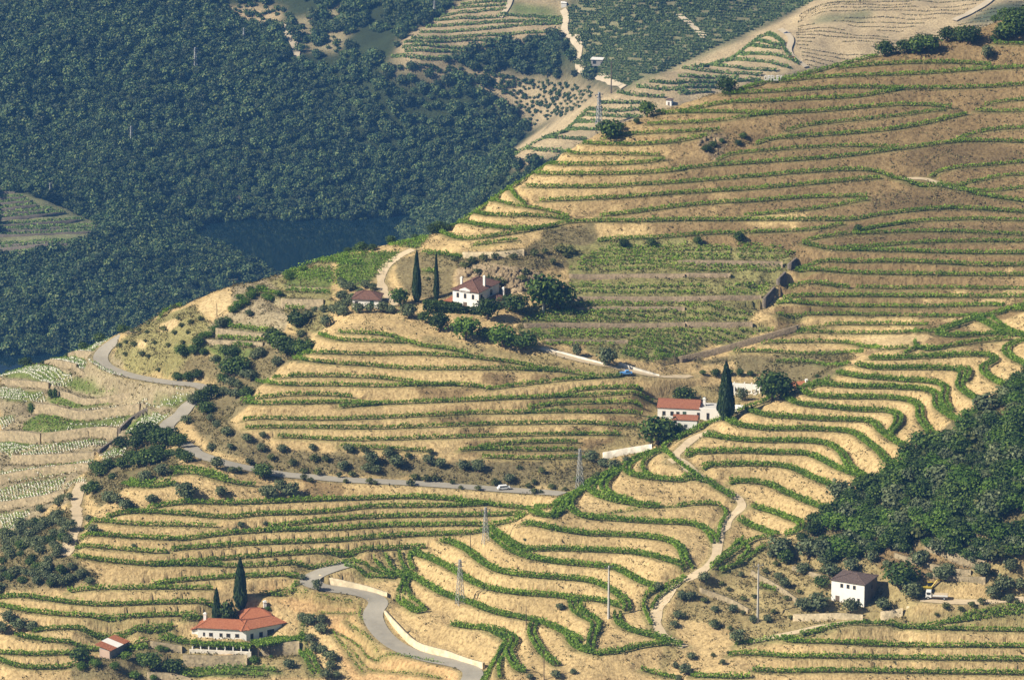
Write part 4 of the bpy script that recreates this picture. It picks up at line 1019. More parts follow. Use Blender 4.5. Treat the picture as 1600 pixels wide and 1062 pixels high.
for kind, mat, nn_, ls, variants, shp in (('olive', 'olive', 620, .10, 5, 'olive'), ('oak', 'oak', 950, .085, 5, 'oak'), ('bright', 'bright', 800, .08, 3, 'oak'),
                                  ('cypress', 'cypress', 2600, .11, 2, 'cypress'), ('shrub', 'shrub', 260, .13, 4, 'shrub')):
    PROTO[kind] = []
    for v_ in range(variants):
        v, f = crown(shp, nn_, 100+v_*7+len(kind), ls); tv, tf_ = trunk(v_, .5 if kind != 'cypress' else .3, {'olive': .05, 'shrub': .03, 'cypress': .08}.get(kind, .04), 4 if kind != 'cypress' else 0)
        PROTO[kind].append((mesh_only(kind+'_crown', v, f, MAT[mat]), mesh_only(kind+'_trunk', tv, tf_, MAT['bark'])))
NAMES = {'olive': ('olive_tree', 'tree'), 'oak': ('broadleaf_tree', 'tree'), 'bright': ('broadleaf_tree', 'tree'), 'cypress': ('cypress_tree', 'tree'), 'shrub': ('shrub', 'shrub')}
TREES = []
def tree(px, py, hpx, kind, label=None, group=None, win='near', wide=1.0, sc=1.0):
    c = cast(px, py, win)[0]; c[2] = land_h(c[0], c[1])[0]
    h = hpx*c[1]*1.04/FPX*1.08*sc; i = len(TREES)
    cm, tm = PROTO[kind][i % len(PROTO[kind])]
    root = empty(NAMES[kind][0], (c[0], c[1], c[2]-.05), random.random()*6.28, h); root.scale = (h*wide, h*wide, h)
    for nm, me in (('crown', cm), ('trunk', tm)):
        if kind == 'shrub' and nm == 'trunk' and hpx < 12: continue
        o = bpy.data.objects.new(nm, me); COL.objects.link(o); o.parent = root
    tag(root, label, NAMES[kind][1], group); TREES.append((root, px, py, kind, label, group)); return root
for tl, x, y, h, kind, wide, label in [
 ('A', 70, 565, 75, 'cypress', .19, 'tall grey-green cypress, left of the pair beside the hip-roofed villa'),
 ('A', 258, 565, 72, 'cypress', .12, 'slim dark cypress, right of the pair beside the hip-roofed villa'),
 ('B', 765, 565, 86, 'cypress', .30, 'broad dark cypress in front of the long low white farmhouse'),
 ('D', 955, 345, 55, 'cypress', .28, 'short dark cypress behind the orange-roofed farmhouse, left of the conifer'),
 ('D', 1105, 275, 76, 'cypress', .27, 'pointed dark conifer behind the orange-roofed farmhouse'),
 ('D', 1020, 350, 50, 'oak', .7, 'dense green tree between the cypress and conifer behind the orange-roofed farmhouse'),
 ('A', 1300, 640, 66, 'oak', .85, 'large green tree right of the villa behind the wooden pole'),
 ('A', 1430, 625, 46, 'oak', 1.1, 'dark rounded tree touching the right side of the largest villa tree'),
 ('A', 1010, 668, 30, 'oak', 1.6, 'low wide dark tree just right of the villa'),
 ('A', 750, 745, 38, 'oak', 1.05, 'very dark tree in front of the villa side wing'),
 ('A', 290, 845, 33, 'oak', 1.1, 'dark bushy tree below the villa lawn at its left end'),
 ('A', 540, 935, 44, 'bright', 1.1, 'bright green rounded tree below the villa'),
 ('A', 900, 995, 40, 'bright', 1.2, 'green tree at the start of the white wall, left of its dark neighbour'),
 ('A', 1110, 1020, 31, 'oak', 1.4, 'dark spreading tree above the start of the white wall'),
 ('A', 720, 925, 24, 'oak', 1.1, 'small dark tree tucked between the two bright trees below the villa'),
 ('T5', 280, 375, 31, 'oak', 1.1, 'round tree by the curving dirt track left of the cypresses'),
 ('T5', 320, 432, 25, 'olive', 1.2, 'grey-green tree below the round tree left of the villa'),
 ('T5', 395, 455, 22, 'oak', 1.0, 'small dark tree below the left cypress of the villa'),
 ('B', 415, 348, 30, 'oak', 1.15, 'dark round tree above the red-tiled long farmhouse roof'),
 ('B', 1150, 405, 54, 'oak', 1.0, 'big dark tree beside the white ruined walls'),
 ('B', 1250, 380, 36, 'oak', 1.0, 'dark tree leaning against the big tree by the white ruin'),
 ('B', 205, 745, 51, 'oak', 1.15, 'big dark tree at the lower left corner of the long white farmhouse'),
 ('B', 340, 700, 25, 'oak', 1.2, 'dark bush right of the big tree below the long farmhouse'),
 ('B', 262, 745, 15, 'olive', 1.2, 'small silvery round olive in front of the big dark farmhouse tree'),
 ('B', 900, 430, 23, 'olive', .8, 'thin grey-green tree between the cypress and the white ruin'),
 ('T3', 225, 432, 29, 'oak', 1.2, 'lone dark tree on the skyline left of the white letters'),
 ('T2', 1420, 542, 30, 'oak', .95, 'lone dark tree on the crest, middle one left of the letters'),
 ('T2', 1245, 640, 34, 'oak', 1.25, 'dark tree on the crest, lowest of the three left of the letters'),
 ('T3', 955, 256, 27, 'oak', 1.15, 'leftmost dark tree of the clump on the upper right crest'),
 ('T3', 1040, 243, 25, 'oak', 1.1, 'second tree from the left in the crest clump'),
 ('T3', 1100, 244, 31, 'oak', 1.15, 'third tree from the left in the crest clump'),
 ('T3', 1155, 240, 31, 'oak', 1.1, 'fourth tree from the left in the crest clump'),
 ('T3', 1240, 192, 28, 'oak', 1.0, 'fifth tree from the left in the crest clump'),
 ('T3', 1300, 192, 26, 'oak', 1.0, 'sixth tree from the left in the crest clump'),
 ('T3', 1345, 204, 33, 'oak', 1.1, 'rightmost tree of the crest clump'),
 ('T3', 1425, 262, 25, 'olive', .8, 'small pale olive standing below the crest clump'),
 ('C', 890, 400, 49, 'oak', 1.2, 'big dark round tree right of the square white house'),
 ('C', 230, 405, 24, 'oak', 1.1, 'dark green small tree touching the left side of the square white house'),
 ('C', 200, 592, 33, 'olive', 1.25, 'large olive tree left of the square white house front'),
 ('C', 80, 592, 25, 'olive', 1.1, 'olive tree left of the large olive by the square white house'),
 ('C', 475, 592, 26, 'olive', 1.1, 'olive tree in front of the square white house wall'),
 ('C', 745, 588, 24, 'olive', 1.1, 'olive tree just right of the square white house corner'),
 ('C', 980, 512, 30, 'olive', 1.15, 'olive tree between the big dark tree and the truck'),
 ('T7', 860, 217, 32, 'olive', 1.15, 'largest dark olive above the lower left terraces'),
 ('T7', 1215, 135, 28, 'oak', 1.2, 'dark flat-topped tree standing at the asphalt roadside'),
 ('D', 100, 682, 30, 'oak', 1.2, 'dark tree at the left end of the striped-roof shed'),
 ('D', 540, 692, 33, 'oak', 1.1, 'dark tree right of the striped-roof shed'),
 ('D', 685, 702, 24, 'oak', 1.5, 'low dark tree left of the long tan garden wall'),
 ('G', 385, 285, 21, 'olive', .8, 'upright olive on the outer edge of the asphalt hairpin'),
 ('E', 395, 592, 19, 'oak', .45, 'left of two thin dark saplings among the white-staked plots'),
 ('E', 430, 592, 20, 'oak', .45, 'right of two thin dark saplings among the white-staked plots'),
 ('E', 245, 738, 23, 'bright', .5, 'ivy-covered pillar-like tree against the terrace wall at left'),
 ('E', 945, 1005, 24, 'oak', 1.1, 'round dark tree against the dark wall end near the road'),
 ('T5', 1095, 602, 22, 'olive', .8, 'small tree behind the white roadside wall, left one'),
 ('T5', 1235, 652, 32, 'olive', 1.0, 'larger tree behind the white roadside wall, right one'),
]:
    p = pts('%s %s,%s' % (tl, x, y))[0]; tree(p[0], p[1], h, kind, label, None, 'near', wide)
GROUPS = [
 ('olive', 'silvery olive tree on the dry slope above the middle road', 'olives above the middle road', 'T8 20,90,18 45,20,14 130,95,16 150,70,22 170,100,14 230,35,16 265,80,20 415,65,18 465,85,18 575,95,19 640,100,22 785,140,18 1165,50,18 1215,80,16 1265,95,16 1325,70,15 T7 1000,90,20 1070,110,13'),
 ('shrub', 'scrubby bush on the brown roadside bank above the middle road', 'scrub above the middle road', 'T8 320,40,10 400,135,14 350,120,14 440,128,12 720,150,14 900,150,12 870,162,11 1040,180,9 1190,140,16 935,115,12 520,150,9 830,90,8 -100,110,14 -60,60,14 0,120,12 60,110,12 1100,150,14 980,170,10 T5 60,1060,12 120,1062,12 230,1062,14 420,1062,10 T7 1150,60,12 1250,50,14 1350,70,14 1450,60,14 1400,100,10'),
 ('olive', 'olive tree on the bushy slope above the lower left terraces', 'olives above the lower left terraces', 'T7 1020,210,20 1240,218,26 1340,212,22 1300,200,22 745,120,18 670,150,22 700,235,16 410,320,14 425,385,18 185,290,13 290,215,13 270,260,16 320,250,14 580,272,22 500,245,20 535,245,18'),
 ('oak', 'dark bush in the clump beside the asphalt road at left', 'bushes left of the asphalt road', 'T7 430,205,24 400,190,20 460,125,20 440,100,18 500,95,20 520,140,14 640,80,30 690,72,30 730,40,26 600,62,22 560,90,22 830,50,20 860,62,18 780,40,16 E 1110,955,34 1170,960,32 1250,1000,32 1330,1000,28 1400,1030,28 1060,1010,28'),
 ('olive', 'small lone bush on the lower left terraces', 'lone bushes on the lower left terraces', 'T7 330,552,12 380,588,14 410,612,11 1110,352,10 1225,335,7 615,442,7 790,505,6 1395,602,12 1330,1002,14 40,800,22 90,812,20 150,832,20 10,852,22 1085,370,9'),
 ('bright', 'garden bush around the striped-roof shed and orange-roofed farmhouse', 'garden bushes', 'D 200,742,16 320,752,14 390,672,16 440,742,14 600,572,12 1190,622,14 1275,318,8 1295,617,6 1410,690,10 110,742,18 170,690,10 640,570,10 820,540,10 480,650,16 560,740,12'),
 ('olive', 'olive tree in the line beside the orange young-vine terraces', 'olives beside the young vines', 'G 335,462,20 410,452,16 290,450,16 410,522,18 370,602,22 340,560,16 420,652,20 470,692,18 470,742,18 440,802,20 210,732,14 500,795,14'),
 ('oak', 'dark green tree in the gully left of the tan banks', 'gully trees', 'F 745,640,20 650,697,20 720,692,18 780,692,14 1240,652,35 1290,692,32 1400,672,28 1340,682,24 1200,602,28 940,812,32 1000,802,30 900,832,20 960,702,18 910,692,16 830,962,26 1045,947,24 770,982,22 795,1052,22 1350,512,30 1070,310,12 620,792,16 680,802,18 740,792,18'),
 ('olive', 'grey-green olive in the gully left of the tan banks', 'gully olives', 'F 1420,462,14 1380,572,12 1130,702,18 1090,712,16 1230,762,18 850,732,14 930,742,14 1070,842,20 1020,822,16 990,892,14 950,882,16 900,932,16 940,932,14 980,952,16 710,992,16 750,952,14 890,492,18 1060,442,12 T4 945,872,18 970,912,13 1000,947,14 1045,977,16 1140,1007,16 1205,1047,14 975,1027,16 1210,987,10 1300,1052,16 1440,1042,13 1065,1037,9 860,922,14'),
 ('bright', 'ivy-green bush along the diagonal wall on the hill nose', 'bushes along the diagonal wall', 'F 770,572,12 810,547,13 845,517,15 870,482,13 920,462,13 960,425,14 990,402,16 1030,382,16 1060,352,16 1000,352,12 1120,290,12 1150,282,11 1190,330,14 1240,320,12 1300,222,16 1390,172,11 1160,330,12 1090,330,14'),
 ('olive', 'round silvery olive in the grove beside the low brown-roofed house', 'olive grove by the low house', 'T5 15,290,14 50,310,14 20,340,14 60,355,14 100,330,13 120,300,13 155,315,14 40,382,14 10,402,16 20,442,18 90,422,18 140,412,17 200,402,17 240,402,16 T4 1490,402,14 1530,402,14 1560,432,18 1505,472,20 1570,352,14 1590,302,14 1560,380,12 1570,272,10 1450,380,10'),
 ('oak', 'small tree on the hill edge above the river', 'trees on the hill edge', 'T5 40,127,12 75,130,10 105,129,17 155,126,12 240,76,14 350,51,12 430,32,16 E 205,345,18 650,182,17 775,147,14 960,97,15 530,217,9 435,237,6 330,285,6 60,400,8 T2 1300,602,12 1370,572,10 460,1058,18 500,1040,12'),
 ('oak', 'dark bush at the foot of the upper brown hillside', 'bushes at the foot of the hillside', 'T5 1310,107,15 1440,102,15 T6 90,97,14 280,82,16 B 575,192,8 680,202,14 790,192,12 880,202,14 970,200,9 T3 275,672,12 300,640,9 160,680,12 200,660,8 130,700,12 T6 640,710,7 830,30,12'),
 ('oak', 'dark tree in the wood at the upper right corner', 'trees in the upper right corner wood', 'T3 1460,102,14 1490,182,30 1530,172,34 1570,155,35 1593,112,32 1450,182,10 1550,110,26 1510,100,20 1620,140,34 1640,100,30'),
 ('shrub', 'scrubby bush on the rock face behind the villa', 'bushes on the rock face', 'A 760,400,22 860,400,16 1080,370,12 660,290,12 1120,300,12 1540,100,14 1380,200,12 540,240,14 600,200,14 720,170,14 430,180,10 1200,110,14 1300,90,12 1450,90,16 1500,130,12 820,140,14 1000,130,12 180,350,6'),
 ('olive', 'olive tree on the dry slope around the square white house', 'olives around the square white house', 'C 650,207,20 480,282,23 310,292,25 80,287,21 775,237,11 1040,217,28 1080,112,14 1230,347,24 1290,267,22 1490,157,18 1415,102,10 1570,302,24 1130,312,10 T9 1400,577,22 1450,667,28 1500,612,26 1530,562,20 1530,702,12 1520,737,8 1575,600,18'),
 ('shrub', 'low roadside bush on the lower edge of the middle road', 'bushes below the middle road', 'T7 1100,108,12 1400,155,13 1430,162,9 T8 30,165,8 140,172,12 165,178,8 330,180,13 560,197,7 640,202,11 900,215,12 930,212,8'),
 ('shrub', 'yellow-green scrub bush on the hill nose inside the road bend', 'scrub on the hill nose', 'F 340,560,8 380,520,9 430,560,8 450,490,9 300,620,8 350,640,10 400,690,9 480,620,8 530,540,9 600,560,8 640,520,9 700,500,9 560,640,9 620,470,8 680,560,8 300,680,9 440,700,8 500,740,9 540,430,8 600,410,8 260,640,8 760,480,9 650,620,9 420,610,7'),
 ('olive', 'small olive on the broken ground by the concrete pole', 'olives by the concrete pole', 'T9 120,617,18 60,687,14 20,692,14 20,782,12 165,827,18 275,902,28 345,802,16 410,802,16 170,752,12 250,752,14 290,577,9 460,587,14 490,632,17 575,567,16 35,1037,20 60,967,12 205,992,10 580,862,8 430,500,14 T8 1470,642,14 1545,822,12 1560,782,14 1580,682,12 1000,1052,14 1080,1032,9 880,1057,10 1550,1007,12 1565,1062,10 1020,742,12 855,407,5 295,552,7'),
 ('shrub', 'low scrub bush on the broken ground right of the ridge', 'scrub right of the ridge', 'T9 200,620,9 230,640,10 120,700,10 300,690,10 350,680,9 440,750,9 500,690,10 520,760,9 600,740,10 240,830,10 300,760,10 1230,760,12 1300,770,12 1400,740,12 1190,770,8 1350,760,10 1450,560,8 400,560,10 450,530,12 500,520,12 660,560,10 160,960,8 230,940,7 560,650,10 1560,760,10 1500,690,8'),
]
for kind, label, grp, s in GROUPS:
    tl = None; lst = []
    for w in s.split():
        if w in TILES: tl = w; continue
        x, y, h = map(float, w.split(',')); p = pts('%s %g,%g' % (tl, x, y))[0]; lst.append((p[0], p[1], h))
    for x, y, h in lst:
        tree(x, y, h*random.uniform(.95, 1.15), kind, label, grp, 'near', random.uniform(.95, 1.3))
def scatter(poly, n, mind, seed):
    r = random.Random(seed); q = np.array(poly); out = []; tries = 0
    while len(out) < n and tries < n*60:
        tries += 1; x = r.uniform(q[:, 0].min(), q[:, 0].max()); y = r.uniform(q[:, 1].min(), q[:, 1].max())
        if inpoly(np.array([x]), np.array([y]), q)[0] and all((x-a)**2+((y-b)*1.6)**2 > mind*mind for a, b in out): out.append((x, y))
    return out
for x, y in scatter(pts('T7 0,390 90,360 160,320 260,290 330,330 310,470 280,520 400,600 300,640 100,640 0,670'), 62, 9, 3):
    tree(x, y, random.uniform(13, 21), random.choice(['olive', 'olive', 'olive', 'oak']), 'bushy olive in the grove left of the steep dirt track', 'grove left of the steep dirt track', 'near', random.uniform(1, 1.3))
WOOD = pts('T9 430,500 560,440 600,340 690,290 780,200 880,175 960,110 1040,20 T6 1300,960 1380,880 1500,810 1545,740 1600,690 1700,640 1700,1100 T9 1700,500 1593,520 1150,455 1050,465 900,500 600,540')
for x, y in scatter(WOOD, 275, 11, 5):
    kind = random.choices(['oak', 'olive', 'bright', 'shrub'], [.50, .22, .20, .08])[0]
    tree(x, y, random.uniform(18, 38), kind, 'dense dark evergreen in the wood on the lower right hillside', 'wood on the lower right hillside', (1090, 1290), random.uniform(1.0, 1.35))
# ---------------------------------------------------------------- far woods: one mass on the hills across the river
gn_col = bpy.data.collections.new('wood_kinds')
MAT['farwood'] = leafmat('far_wood_leaf', (.022, .048, .022), (.052, .092, .038), (.15, .185, .075), .1, .55)
for v_ in range(7):
    v, f = crown('oak' if v_ % 2 else 'olive', 260, 900+v_, .13); o = link_mesh('far_crown', v, f, MAT['farwood']); COL.objects.unlink(o); gn_col.objects.link(o)
def woods(name, mask_fn, sp, lo, hi, label, y0=2245, y1=3000):
    ys = np.arange(y0, y1, sp*1.0); out = []
    for y in ys:
        xs = np.arange(-.14*y, .135*y, sp); out.append(np.stack([xs+rng.uniform(-.5, .5, len(xs))*sp, y+rng.uniform(-.5, .5, len(xs))*sp], 1))
    q = np.concatenate(out); z = bil(HB, q[:, 0]/q[:, 1], q[:, 1])
    px, py = project(q[:, 0], q[:, 1], z); k = mask_fn(px, py, q, z) & (z > RIVER-1.5); q = q[k]; z = z[k]; n_ = len(q)
    me = bpy.data.meshes.new(name); me.vertices.add(n_); me.vertices.foreach_set('co', np.c_[q, z-.6].astype(np.float32).ravel())
    s = lo+(hi-lo)*rng.random(n_)**1.6*(.6+.8*vnoise(q[:, 0]/40, q[:, 1]/40, 77)); a = me.attributes.new('size', 'FLOAT', 'POINT'); a.data.foreach_set('value', s.astype(np.float32))
    a = me.attributes.new('turn', 'FLOAT', 'POINT'); a.data.foreach_set('value', (rng.random(n_)*6.28).astype(np.float32))
    a = me.attributes.new('pick', 'INT', 'POINT'); a.data.foreach_set('value', rng.integers(0, 7, n_).astype(np.int32))
    o = bpy.data.objects.new(name, me); COL.objects.link(o); tag(o, label, None, None, 'stuff'); o['category'] = 'woodland'
    ng = bpy.data.node_groups.new(name, 'GeometryNodeTree'); ng.interface.new_socket('Geometry', in_out='INPUT', socket_type='NodeSocketGeometry'); ng.interface.new_socket('Geometry', in_out='OUTPUT', socket_type='NodeSocketGeometry')
    N = ng.nodes; L = ng.links; gi = N.new('NodeGroupInput'); go = N.new('NodeGroupOutput'); ip = N.new('GeometryNodeInstanceOnPoints'); ci = N.new('GeometryNodeCollectionInfo')
    ci.inputs['Collection'].default_value = gn_col; ci.inputs['Separate Children'].default_value = True; ci.inputs['Reset Children'].default_value = True
    def at(nm, ty='FLOAT'):
        a = N.new('GeometryNodeInputNamedAttribute'); a.data_type = ty; a.inputs['Name'].default_value = nm; return a.outputs[0]
    cx = N.new('ShaderNodeCombineXYZ'); L.new(at('turn'), cx.inputs[2]); er = N.new('FunctionNodeEulerToRotation'); L.new(cx.outputs[0], er.inputs[0])
    ip.inputs['Pick Instance'].default_value = True
    L.new(gi.outputs[0], ip.inputs['Points']); L.new(ci.outputs[0], ip.inputs['Instance']); L.new(at('pick', 'INT'), ip.inputs['Instance Index']); L.new(er.outputs[0], ip.inputs['Rotation'])
    L.new(at('size'), ip.inputs['Scale']); L.new(ip.outputs[0], go.inputs[0])
    md = o.modifiers.new('scatter', 'NODES'); md.node_group = ng; print(name, n_); return o
OPEN = [np.array(pts(s)) for s in ('T2 240,265 300,170 470,70 560,-20 1700,-100 T3 1700,-100 1700,500 T2 1593,700 900,760 740,740 880,600 850,540 700,420 600,370 420,345 220,285',
    'T1 970,30 1150,15 1300,40 1310,105 1200,130 1080,100', 'T1 1275,110 1310,110 1385,270 1350,285', 'T4 -20,-260 60,20 300,-20 470,10 440,90 200,150 -20,150', 'T1 -20,880 100,890 250,940 440,1030 440,1070 -20,1070')]
WEDGE = np.array(pts('T2 470,295 620,250 760,215 900,185 1010,175 1060,200 1100,260 1080,300 1150,340 1180,375 1000,365 800,345 600,330'))
def m_all(px, py, q, z):
    k = np.ones(px.shape, bool)
    for o in OPEN: k &= ~inpoly(px, py, o)
    thin = (px > 430) & (py < 110) & (px < 620)
    k &= ~(thin & (vnoise(q[:, 0]/9, q[:, 1]/9, 3) < .55))
    return (k | inpoly(px, py, WEDGE)) & (px > -250)
woods('woodland', m_all, 4.1, 4.6, 10, 'dense dark blue-green woodland covering the steep far slope across the river')
DV = np.array(pts('T2 1055,40 1180,-30 1500,-60 T3 650,-60 640,0 420,105 220,195 140,230 0,300 T2 1340,400 1180,350 1080,290 1150,240 1060,160'))
# the dark vineyard slope far behind: too many rows to count, built as one mass
vv = []
for k, py0 in enumerate(np.arange(-12, 150, 3.6)):
    x = np.arange(880, 1290, .42); y = py0+2.6*np.sin(x/38+py0*.05)+5*np.sin(x/120+1)+(x-1050)*.03; q = inpoly(x, y, DV) & (vnoise(x/9, y*0+k, 6) > .2)
    if q.sum() > 2: w_ = cast(x[q], y[q], (2500, 3050)); vv.append(w_+np.array([0, 0, .6]))
c = np.concatenate(vv); v, f = quads(np.repeat(c, 3, 0)+rng.normal(size=(len(c)*3, 3))*.36, np.full(len(c)*3, 1.05), .5)
MAT['darkvine'] = leafmat('dark_vine_leaf', (.055, .09, .03), (.09, .135, .045), (.15, .19, .07), .1, .05)
o = tag(link_mesh('vineyard_cover', v, f, MAT['darkvine']), 'dense dark green vineyard covering the far slope right of the pale winding track', 'vineyard', None, 'stuff')
# dotted olives on the bare far slopes
k = 0; cv = []; cf = []; off = 0; base_ = []
for j in range(5):
    v, f = crown('olive', 90, 300+j, .2); base_.append((v, f))
for poly, n_, md_, hh in (('T2 300,300 500,310 900,370 1170,405 1180,440 1080,520 900,580 860,530 720,410 600,365 420,345', 190, 5, 6), ('T1 990,40 1150,20 1290,45 1300,100 1200,125 1090,100', 26, 7, 8), ('T1 1400,240 1350,110 1593,20 1700,60 1600,260', 40, 8, 8)):
    for x, y in scatter(pts(poly), n_, md_, 40+n_):
        c = cast(x, y, 'far')[0]; z = c[2]; h = hh*random.uniform(.7, 1.3)*c[1]*1.04/FPX; v, f = base_[k % 5]; k += 1
        cv.append(v*np.array([h*1.3, h*1.3, h*1.2])+np.array([c[0], c[1], z-.2*h])); cf.append(f+off); off += len(v)
tag(link_mesh('olive_grove', np.concatenate(cv), np.concatenate(cf), MAT['oak']), 'tiny dark olives dotted over the bare hazy slopes in the distance', 'olive grove', None, 'stuff')
# ---------------------------------------------------------------- small mesh kit for built things
class MB:
    def __init__(s): s.v = []; s.f = []
    def poly(s, p): o = len(s.v); s.v += [tuple(q) for q in p]; s.f.append(tuple(range(o, o+len(p))))
    def box(s, x0, x1, y0, y1, z0, z1, tx=0.0, ty=0.0):
        o = len(s.v); s.v += [(x0, y0, z0), (x1, y0, z0), (x1, y1, z0), (x0, y1, z0), (x0+tx, y0+ty, z1), (x1-tx, y0+ty, z1), (x1-tx, y1-ty, z1), (x0+tx, y1-ty, z1)]
        s.f += [tuple(o+i for i in q) for q in ((0, 3, 2, 1), (4, 5, 6, 7), (0, 1, 5, 4), (1, 2, 6, 5), (2, 3, 7, 6), (3, 0, 4, 7))]; return s
    def bar(s, a, b, r, k=4, r2=None):
        a = Vector(a); b = Vector(b); d = (b-a).normalized(); x = d.cross(Vector((.31, .2, 1)) if abs(d.z) < .9 else Vector((1, .1, 0))).normalized(); y = d.cross(x); o = len(s.v)
        for q, rr in ((a, r), (b, r2 if r2 else r)):
            for j in range(k): t = (j+.5)*2*math.pi/k; s.v.append(tuple(q+x*math.cos(t)*rr+y*math.sin(t)*rr))
        for j in range(k): s.f.append((o+j, o+(j+1) % k, o+k+(j+1) % k, o+k+j))
        s.f.append(tuple(o+j for j in range(k))[::-1]); s.f.append(tuple(o+k+j for j in range(k))); return s
    def build(s, name, mat, parent=None, bevel=0):
        me = bpy.data.meshes.new(name); me.from_pydata(s.v, [], s.f); me.update()
        bm = bmesh.new(); bm.from_mesh(me); bmesh.ops.recalc_face_normals(bm, faces=bm.faces)
        if bevel: bmesh.ops.bevel(bm, geom=list(bm.edges), offset=bevel, segments=2, affect='EDGES')
        bm.to_mesh(me); bm.free()
        me.materials.append(mat); o = bpy.data.objects.new(name, me); COL.objects.link(o)
        if parent is not None: o.parent = parent
        return o
def tilemat(name, a, b_, c_):
    m, nt, N, L, b = new_mat(name); tc = N.new('ShaderNodeTexCoord'); w = N.new('ShaderNodeTexWave'); w.inputs['Scale'].default_value = 3.2; w.inputs['Distortion'].default_value = .3; w.bands_direction = 'X'
    L.new(tc.outputs['Object'], w.inputs['Vector']); c = ramp(nt, noise(nt, 2.2, 5, .75), [(.3, a), (.5, b_), (.7, c_)])
    c = mix_rgb(nt, c, ramp(nt, w.outputs['Fac'], [(0, (.72,)*3), (.6, (1, 1, 1))]), 1.0, 'MULTIPLY')
    L.new(c, b.inputs['Base Color']); b.inputs['Roughness'].default_value = .9
    bp = N.new('ShaderNodeBump'); bp.inputs['Distance'].default_value = .08; L.new(w.outputs['Fac'], bp.inputs['Height']); L.new(bp.outputs[0], b.inputs['Normal']); return m
TM = {'orange': tilemat('orange_tiles', (.42, .13, .055), (.55, .19, .085), (.66, .28, .14)), 'brown': tilemat('brown_tiles', (.17, .085, .06), (.24, .12, .085), (.32, .17, .12)),
      'red': tilemat('red_tiles', (.34, .12, .07), (.46, .17, .09), (.55, .24, .13)), 'old': tilemat('old_tiles', (.13, .09, .075), (.19, .13, .11), (.27, .20, .17)), 'white': plain('pale_sheet', (.72, .70, .65), .7, .08, 1)}
MAT['wash'] = plain('whitewash', (.80, .78, .73), .85, .06, .9, .1); MAT['greywall'] = plain('grey_render', (.30, .28, .26), .9, .15, 1)
MAT['shadewall'] = plain('shade_dark_wall', (.16, .145, .125), .95, .3, 1); MAT['glass'] = plain('dark_glass', (.03, .035, .04), .15, .1, 1); MAT['frame'] = plain('painted_frame', (.16, .12, .09), .6, .1, 2); MAT['green_frame'] = plain('green_shutter', (.05, .10, .07), .6, .1, 2)  # right wall of the white house: its shade put into a dark colour
MAT['metal'] = plain('grey_metal', (.42, .43, .43), .5, .1, 2, 0, .3); MAT['concrete'] = plain('concrete', (.50, .48, .44), .85, .1, 1); MAT['wood'] = plain('dark_wood', (.12, .09, .06), .9, .2, 3)
MAT['rubber'] = plain('rubber', (.02, .02, .02), .8, .1, 2); MAT['white_paint'] = plain('white_paint', (.75, .75, .73), .4, .04, 1)
def spot(px, py, win='near'):
    c = cast(px, py, win)[0]; c[2] = land_h(c[0], c[1])[0] if win == 'near' else c[2]; return c
def window(root, x, y, z, w, h, axis, mat='frame', door=False):
    f = MB(); t = .09
    if axis == 'f': # on the front face (y = const, looking to -y)
        f.box(x-w/2-t, x+w/2+t, y-.05, y-.004, z+h, z+h+t); f.box(x-w/2-t, x+w/2+t, y-.07, y-.004, z-t, z)
        f.box(x-w/2-t, x-w/2, y-.05, y-.004, z, z+h); f.box(x+w/2, x+w/2+t, y-.05, y-.004, z, z+h); g = MB().box(x-w/2, x+w/2, y-.03, y-.004, z, z+h)
    else:
        f.box(x+.004, x+.05, y-w/2-t, y+w/2+t, z+h, z+h+t); f.box(x+.004, x+.07, y-w/2-t, y+w/2+t, z-t, z)
        f.box(x+.004, x+.05, y-w/2-t, y-w/2, z, z+h); f.box(x+.004, x+.05, y+w/2, y+w/2+t, z, z+h); g = MB().box(x+.004, x+.03, y-w/2, y+w/2, z, z+h)
    o = f.build('door' if door else 'window', MAT[mat], root); g.build('pane', MAT['glass' if not door else mat], o)
def hip(x0, x1, y0, y1, z, rh, e=.35, gable=None):
    """hip roof slab with eaves; gable='x' or 'y' keeps the ridge full length along that axis"""
    m = MB(); a0, a1, b0, b1 = x0-e, x1+e, y0-e, y1+e; t = .14; w, d = a1-a0, b1-b0
    s = min(w, d)/2
    if gable == 'x': r0, r1 = (a0, (b0+b1)/2), (a1, (b0+b1)/2)
    elif gable == 'y': r0, r1 = ((a0+a1)/2, b0), ((a0+a1)/2, b1)
    elif w >= d: r0, r1 = (a0+s, (b0+b1)/2), (a1-s-.01, (b0+b1)/2)
    else: r0, r1 = ((a0+a1)/2, b0+s), ((a0+a1)/2, b1-s-.01)
    lo = [(a0, b0, z), (a1, b0, z), (a1, b1, z), (a0, b1, z)]; up = [(p[0], p[1], z+t) for p in lo]; R0 = (*r0, z+t+rh); R1 = (*r1, z+t+rh)
    m.poly(lo[::-1])
    for i in range(4): j = (i+1) % 4; m.poly([lo[i], lo[j], up[j], up[i]])
    if (w >= d and gable != 'y') or gable == 'x': m.poly([up[0], up[1], R1, R0]); m.poly([up[2], up[3], R0, R1]); m.poly([up[1], up[2], R1]); m.poly([up[3], up[0], R0])
    else: m.poly([up[1], up[2], R1, R0]); m.poly([up[3], up[0], R0, R1]); m.poly([up[0], up[1], R0]); m.poly([up[2], up[3], R1])
    for a, b in ((R0, R1),)+(((up[0], R0), (up[1], R1 if w >= d else R0), (up[2], R1), (up[3], R0 if w >= d else R1)) if gable is None else ()):
        m.bar((a[0], a[1], a[2]+.03), (b[0], b[1], b[2]+.03), .11, 5)
    return m
def chimney(root, x, y, z0, z1, s=.35):
    m = MB().box(x-s, x+s, y-s, y+s, z0, z1); m.box(x-s-.1, x+s+.1, y-s-.1, y+s+.1, z1+.003, z1+.14); m.box(x-s*.7, x+s*.7, y-s*.7, y+s*.7, z1+.143, z1+.4)
    return m.build('chimney', MAT['wash'], root)
